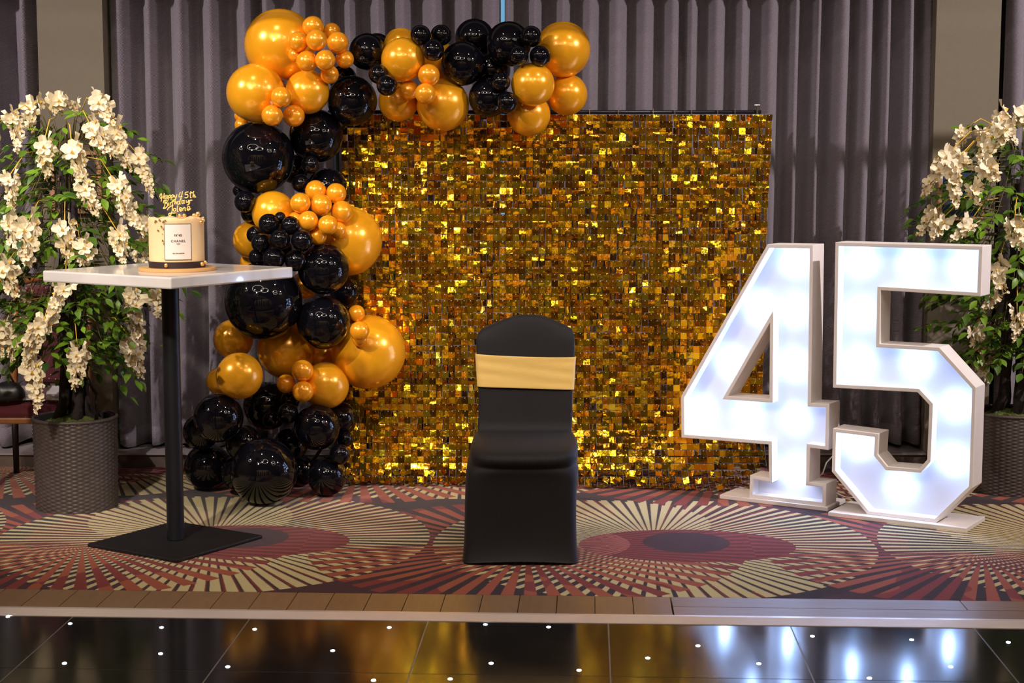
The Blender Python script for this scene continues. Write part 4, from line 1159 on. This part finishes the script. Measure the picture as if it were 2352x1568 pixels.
def tree(name, label, base, potr, poth, racemes, top, crown, seed, nspr=150, lowleaf=0.0):
    rr = random.Random(seed)
    E = empty(name, base, label, 'potted tree', 'flowering trees in wicker pots')
    BL = Vector(base); wicker_pot(E, potr, poth)
    # twisted stems
    for k in range(4):
        a = k*1.57+rr.uniform(-.3, .3); pts = []
        for j in range(12):
            f = j/11; z = poth-0.03+(top-0.25-poth)*f
            q = 0.045*(1-f*0.4)*(1.8 if f < 0.08 else 1); tw = a+f*3.0
            pts.append((q*math.cos(tw), q*math.sin(tw)*0.8, z))
        mb = MB(); mb.tube(pts, [0.026*(1-0.55*j/11) for j in range(12)], 9); mb.build('stem', M['bark'], E, smooth=True)
    mb = MB(); s = 1 if seed % 2 else -1
    mb.tube([(0.03, 0, poth+0.22), (0.075, -0.02, poth+0.15), (0.105, -0.03, poth+0.10), (0.10, -0.03, poth-0.02)], [0.006, 0.008, 0.008, 0.009], 8); mb.build('root', M['bark'], E, smooth=True)
    # flower spikes
    fp = []
    for (x0, y0, x1, y1, dy, sc_) in racemes:
        Y = BL.y+dy; p0 = at(x0, y0, Y)-BL; p1 = at(x1, y1, Y-0.02)-BL
        mb = raceme(p0, p1, rr, sc_); mb.build('flower_spike', [M['petal'], M['stamen']], E, smooth=False); fp.append(p0)
        # yellow stalk back to the crown
        c = Vector((p0.x*0.45, p0.y*0.45, min(top-0.05, p0.z+0.10)))
        mb = MB(); mb.tube([c, (c+p0)/2+Vector((0, 0, 0.04)), p0], 0.0022, 5); mb.build('stalk', M['stamen'], E, smooth=True)
    # leafy sprays on an open weeping crown
    leaves = []; tw = MB()
    for k in range(nspr):
        a = rr.uniform(0, 2*math.pi); f = rr.random()**0.8
        z = crown[1]-(crown[1]-crown[0])*f
        rad = crown[2]*math.sqrt(max(0.03, 1-((z-(crown[0]+crown[1])*0.5)/((crown[1]-crown[0])*0.56))**2))*rr.uniform(0.45, 1.12)
        p = Vector((rad*math.cos(a), rad*math.sin(a)*0.8, z))
        src = Vector((p.x*0.45, p.y*0.45, min(top-0.15, z+0.10)))
        dirn = Vector((math.cos(a)+rr.uniform(-.6, .6), math.sin(a)*0.8+rr.uniform(-.6, .6), rr.uniform(-0.9, 0.35))).normalized()
        L = rr.uniform(0.10, 0.17); end = p+dirn*L+Vector((0, 0, -0.03))
        tw.tube([src, (src+p)/2+Vector((0, 0, 0.05)), p, (p+end)/2+Vector((0, 0, 0.008)), end], [0.003, 0.002, 0.0013, 0.001, 0.0007], 4)
        nl = rr.choice((5, 7, 7, 9))
        for q in range(nl):
            t = 0.15+0.85*(q//2)/max(1, (nl-1)//2); c = p+(end-p)*t+Vector((0, 0, 0.008*math.sin(math.pi*t)))
            side = (dirn.cross(Vector((0, 0, 1)))).normalized()*(1 if q % 2 else -1)
            d = (dirn*0.7+side*(1.0 if q < nl-1 else 0.0)+Vector((rr.uniform(-.2, .2), rr.uniform(-.2, .2), rr.uniform(-.45, .1)))).normalized()
            up = Vector((rr.uniform(-.4, .4), rr.uniform(-.8, .1), 1)).normalized()
            s_ = rr.uniform(0.042, 0.066)
            leaves.append((Matrix.Translation(c) @ basis(d, up) @ Matrix.Scale(s_, 4), rr.randrange(3), c))
    leaves.sort(key=lambda l: l[2].y)
    for Mx, vi, c in leaves[:290]: link_mesh('leaf', leafm[vi], E, Mx)
    lb = MB()
    for Mx, vi, c in leaves[290:]: lb.add(leafv[vi][0], leafv[vi][1], 0, Mx)
    tag(lb.build('leaf_mass', M['leaf'], E, smooth=True), kind='stuff')
    tag(tw.build('twigs', M['twig'], E, smooth=True), kind='stuff')
    return E
lp = gp(175, 1182); r1 = 95/F*(lp.y+0.17)
lbase = Vector((gp(173, 1182).x*1.02, lp.y+r1, 0)); h1 = at(173, 958, lbase.y).z
print('pot', lbase, r1, h1)
lr = [(22,262,38,352,-.2,1.0),(80,236,76,305,-.1,1.1),(130,228,131,262,-.05,1.2),(168,236,172,262,0,.8),(218,228,262,290,-.15,1.15),(208,288,262,362,-.25,1.15),(262,298,300,392,-.15,1.1),(315,352,352,452,-.1,1.0),
      (101,325,106,410,-.3,1.2),(165,338,182,430,-.3,1.15),(190,425,222,498,-.32,1.1),(264,418,280,492,-.3,1.05),(280,462,335,540,-.22,1.1),(330,505,348,565,-.1,1.0),(268,528,286,604,-.32,1.1),(62,515,66,612,-.35,1.5),
      (148,515,156,608,-.32,1.2),(185,562,192,608,-.3,1.3),(22,402,26,484,-.25,1.1),(12,505,22,572,-.3,1.0),(8,612,40,680,-.3,1.3),(150,652,112,745,-.3,1.1),(100,738,62,850,-.34,1.25),(72,842,84,948,-.34,1.15),(178,802,170,896,-.3,1.15),
      (298,668,322,790,-.15,1.15),(352,675,368,732,-.05,1.0),(304,782,326,868,-.15,1.25),(2,745,6,822,-.2,1.2),(30,752,26,830,-.2,1.1),(312,560,340,622,0.0,1.2),(-30,300,-20,420,0,1.2),(60,672,70,730,.05,1.0),(305,690,300,760,.05,1.0),(-25,620,-20,720,-.1,1.2)]
tree('flowering_tree', 'white-flowered weeping tree in a wicker pot behind the marble table', lbase, r1, h1, lr, at(0, 240, lbase.y).z, (0.62, at(0, 262, lbase.y).z, 0.34), 5, 300)
rp = gp(2325, 1143); r2 = 95/F*(rp.y+0.17)
rbase = Vector((rp.x*1.02, rp.y+r2, 0)); h2 = at(2320, 945, rbase.y).z
r_r = [(2296,262,2335,330,-.2,1.2),(2310,285,2300,335,-.25,1.2),(2215,296,2202,345,-.1,1.0),(2268,332,2245,368,-.2,1.1),(2180,350,2118,455,-.2,1.15),(2192,372,2196,478,-.3,1.15),(2205,365,2240,385,-.2,1.0),(2262,382,2292,412,-.3,1.2),(2232,430,2248,470,-.3,1.0),
       (2145,486,2108,540,-.15,1.1),(2166,500,2140,548,-.2,1.2),(2228,510,2184,550,-.25,1.1),(2330,508,2343,572,-.35,1.35),(2293,606,2314,672,-.3,1.2),(2290,672,2256,712,-.25,1.0),(2336,708,2328,785,-.3,1.0),(2236,758,2243,850,-.1,1.0),(2262,812,2272,878,-.1,1.0),(2345,255,2375,330,-.1,1.2),(2380,450,2390,560,-.2,1.2),(2262,300,2262,340,-.05,1.0),(2345,620,2352,690,0,1.0)]
tree('flowering_tree', 'white-flowered weeping tree in a wicker pot behind the lit number 5', rbase, r2, h2, r_r, at(0, 265, rbase.y).z, (0.62, at(0, 285, rbase.y).z, 0.34), 8, 260)

# ---------------------------------------------------------------- upholstered chair at the left edge
def dotcloth():
    t = NT('red_dotted_upholstery'); oc = t.coord()
    v = t.n('ShaderNodeTexVoronoi'); v.inputs['Scale'].default_value = 42; v.inputs['Randomness'].default_value = 0.35; t.t.links.new(oc, v.inputs['Vector'])
    d = t.m('LESS_THAN', v.outputs['Distance'], 0.10)
    t.set(Base=t.mix(d, (0.085, 0.004, 0.010, 1), (0.62, 0.48, 0.38, 1)), Roughness=0.8, Sheen=0.2); return t.mat
M['red'] = dotcloth()
M['chairwood'] = mat('varnished_wood', (0.26, 0.10, 0.03), 0.35, var=0.3, scale=20)
M['legdark'] = mat('dark_chair_leg', (0.02, 0.012, 0.01), 0.5)
M['paper'] = mat('white_paper', (0.72, 0.68, 0.66), 0.6)
M['print'] = mat('grey_print', (0.15, 0.14, 0.15), 0.6)
Yr = 7.32
xr0 = at(-40, 900, Yr).x; xr1 = at(152, 900, Yr).x; zse = at(70, 935, Yr).z
rc = empty('red_chair', ((xr0+xr1)/2, Yr+0.2, 0), 'dark red dotted upholstered chair behind the left tree pot', 'chair')
RO = Vector(rc.location); hwc = (xr1-xr0)/2
mb = MB(); mb.box(-hwc, hwc, -0.22, 0.22, zse-0.05, zse+0.035); mb.build('seat', M['red'], rc, bevel=0.025)
mb = MB(); mb.box(-hwc+0.005, hwc-0.005, -0.215, 0.215, zse-0.075, zse-0.045); mb.build('seat_rail', M['chairwood'], rc, bevel=0.008)
zbt = at(70, 680, Yr+0.4).z
Mr = Matrix.Translation((0, 0.22, zse+0.05)) @ Matrix.Rotation(R(-9), 4, 'X')
mb = MB(); mb.box(-hwc+0.06, hwc-0.03, -0.03, 0.03, 0.0, zbt-zse, 0, Mr); mb.build('backrest', M['red'], rc, bevel=0.02)
for sx in (-1, 1):
    x = sx*(hwc-0.012)
    mb = MB(); mb.tube([(x, 0.22, 0.0), (x, 0.22, zse-0.05)], [0.014, 0.018], 8); mb.build('leg', M['legdark'], rc, smooth=True)
    mb = MB(); mb.tube([(x, 0.22, zse-0.05), (x, 0.22, zse), (x, 0.27, (zse+zbt)/2+0.05), (x*0.97, 0.31, zbt+0.06)], [0.018, 0.018, 0.017, 0.014], 8); mb.build('back_post', M['chairwood'], rc, smooth=True)
    mb = MB(); mb.tube([(x, -0.20, 0.0), (x, -0.20, zse-0.05)], [0.013, 0.019], 8); mb.build('leg', M['legdark'], rc, smooth=True)
mb = MB(); mb.tube([(-hwc, 0.31, zbt+0.05), (0, 0.315, zbt+0.09), (hwc, 0.31, zbt+0.05)], 0.016, 8); mb.build('top_rail', M['chairwood'], rc, smooth=True)
# papers and bag on the seat
for k, (pa, rz, lb) in enumerate((((60, 893), R(8), 'white folded card standing on the red chair seat, left one'), ((121, 893), R(-10), 'white printed card standing on the red chair seat, right one'))):
    p = at(*pa, Yr-0.03); e = empty('folded_card', (p.x, Yr-0.03, zse+0.037), lb, 'card', rz=rz)
    Mc = Matrix.Rotation(R(-22), 4, 'X')
    mb = MB(); mb.box(-0.036, 0.036, 0, 0.0012, 0, 0.066, 0, Mc); mb.build('front_leaf', M['paper'], e)
    Mc2 = Matrix.Translation((0, 0.05, 0)) @ Matrix.Rotation(R(22), 4, 'X')
    mb = MB(); mb.box(-0.036, 0.036, 0, 0.0012, 0, 0.066, 0, Mc2); mb.build('back_leaf', M['paper'], e)
    mb = MB()
    for q in range(3): mb.box(-0.022, 0.022-0.006*q, -0.0008, 0, 0.010+q*0.008, 0.0115+q*0.008, 0, Mc)
    mb.build('print', M['print'], e)
mb = MB(); p = at(14, 885, Yr-0.02)
vs = []; prof = [(0.075, 0), (0.085, 0.02), (0.08, 0.05), (0.055, 0.075), (0.02, 0.082), (0.001, 0.083)]
mb.lathe(prof, 24, cap0=True); mb.v = [Vector((v.x*1.0, v.y*0.6+0.004*math.sin(v.x*60), v.z+0.004*math.sin(v.x*50+v.y*40)*(v.z > 0.01))) for v in mb.v]
mb.tube([(-0.04, 0, 0.07), (-0.02, -0.01, 0.115), (0.02, -0.01, 0.115), (0.04, 0, 0.07)], 0.005, 6)
o = mb.build('handbag', M['black_plastic'], smooth=True, loc=(p.x, Yr-0.02, zse+0.036)); tag(o, 'small black bag lying on the red chair seat', 'bag')

# ---------------------------------------------------------------- framed notices on the piers
M['woodframe'] = mat('poster_frame_wood', (0.34, 0.17, 0.08), 0.45, var=0.2, scale=20)
M['poster_dark'] = mat('dark_poster', (0.02, 0.012, 0.016), 0.45)
M['poster_navy'] = mat('navy_poster', (0.010, 0.022, 0.055), 0.45)
M['poster_red'] = mat('poster_red', (0.62, 0.08, 0.03), 0.5)
M['poster_pink'] = mat('poster_plum', (0.12, 0.02, 0.035), 0.5)
M['mat_pale'] = mat('poster_pale_edge', (0.42, 0.38, 0.42), 0.5)
def poster(px0, py0, px1, py1, m, label, fr=0.022):
    a = at(px0, py1, YP-0.02); b = at(px1, py0, YP-0.02); e = empty('framed_poster', ((a.x+b.x)/2, YP-0.018, (a.z+b.z)/2), label, 'poster')
    w_ = (b.x-a.x)/2; h_ = (b.z-a.z)/2
    for (x0, x1, z0, z1) in ((-w_, w_, h_-fr, h_), (-w_, w_, -h_, -h_+fr), (-w_, -w_+fr, -h_+fr, h_-fr), (w_-fr, w_, -h_+fr, h_-fr)):
        mb = MB(); mb.box(x0, x1, -0.012, 0.016, z0, z1); mb.build('frame', M['woodframe'], e, bevel=0.002)
    mb = MB(); mb.box(-w_+fr, w_-fr, 0.0, 0.012, -h_+fr, h_-fr); pn = mb.build('print', m, e)
    return e, w_, h_
e, w_, h_ = poster(118, 345, 232, 490, M['poster_dark'], 'dark poster in a wooden frame on the pier behind the left tree')
def flat(e, m, name, poly, y=-0.002):
    mb = MB(); n_ = len(poly); mb.add([(x, y, z) for x, z in poly]+[(x, y+0.0015, z) for x, z in poly], [tuple(range(n_)), tuple(range(2*n_-1, n_-1, -1))]+[(i, (i+1) % n_, n_+(i+1) % n_, n_+i) for i in range(n_)]); mb.build(name, m, e)
def lp_(px, py): p = at(px, py, YP-0.02)-e.location; return (p.x, p.z)
flat(e, M['poster_red'], 'red_figure', [lp_(x, y) for x, y in ((133,409),(138,407),(144,412),(147,420),(146,428),(141,430),(137,422),(133,416))])
flat(e, M['poster_pink'], 'plum_shape', [lp_(x, y) for x, y in ((176,394),(188,388),(203,394),(205,400),(190,404),(180,400))])
mb = MB(); rq = random.Random(2)
for cx_, y0_ in ((147, 452), (167, 443)):
    for q in range(7):
        x0, z0 = lp_(cx_-4-rq.uniform(0, 2), y0_+q*3.6); x1, _ = lp_(cx_+4+rq.uniform(0, 3), y0_); mb.box(x0, x1, -0.002, -0.0005, z0-0.0022, z0)
mb.build('small_print', M['mat_pale'], e)
e, w_, h_ = poster(2152, 385, 2262, 506, M['poster_navy'], 'navy blue poster in a wooden frame on the pier behind the right tree', 0.016)
x0, z0 = lp_(2166, 500); x1, z1 = lp_(2166, 392)
mb = MB(); mb.box(-w_+0.016, -w_+0.022, -0.002, 0, -h_+0.016, h_-0.016); mb.build('pale_edge', M['mat_pale'], e)
me = text_mesh('COFFEE', 0.016, M['mat_pale'], ext=0.0004); o = link_mesh('lettering', me, e, Matrix.Translation((lp_(2198, 456)[0], -0.003, lp_(2198, 458)[1])) @ Matrix.Rotation(R(90), 4, 'X'))
mb = MB()
for q, (y_, ww) in enumerate(((464, 18), (472, 14))):
    a_ = lp_(2198-ww, y_); b_ = lp_(2198+ww, y_); mb.box(a_[0], b_[0], -0.002, -0.0005, a_[1]-0.002, a_[1])
mb.build('small_print', M['mat_pale'], e)
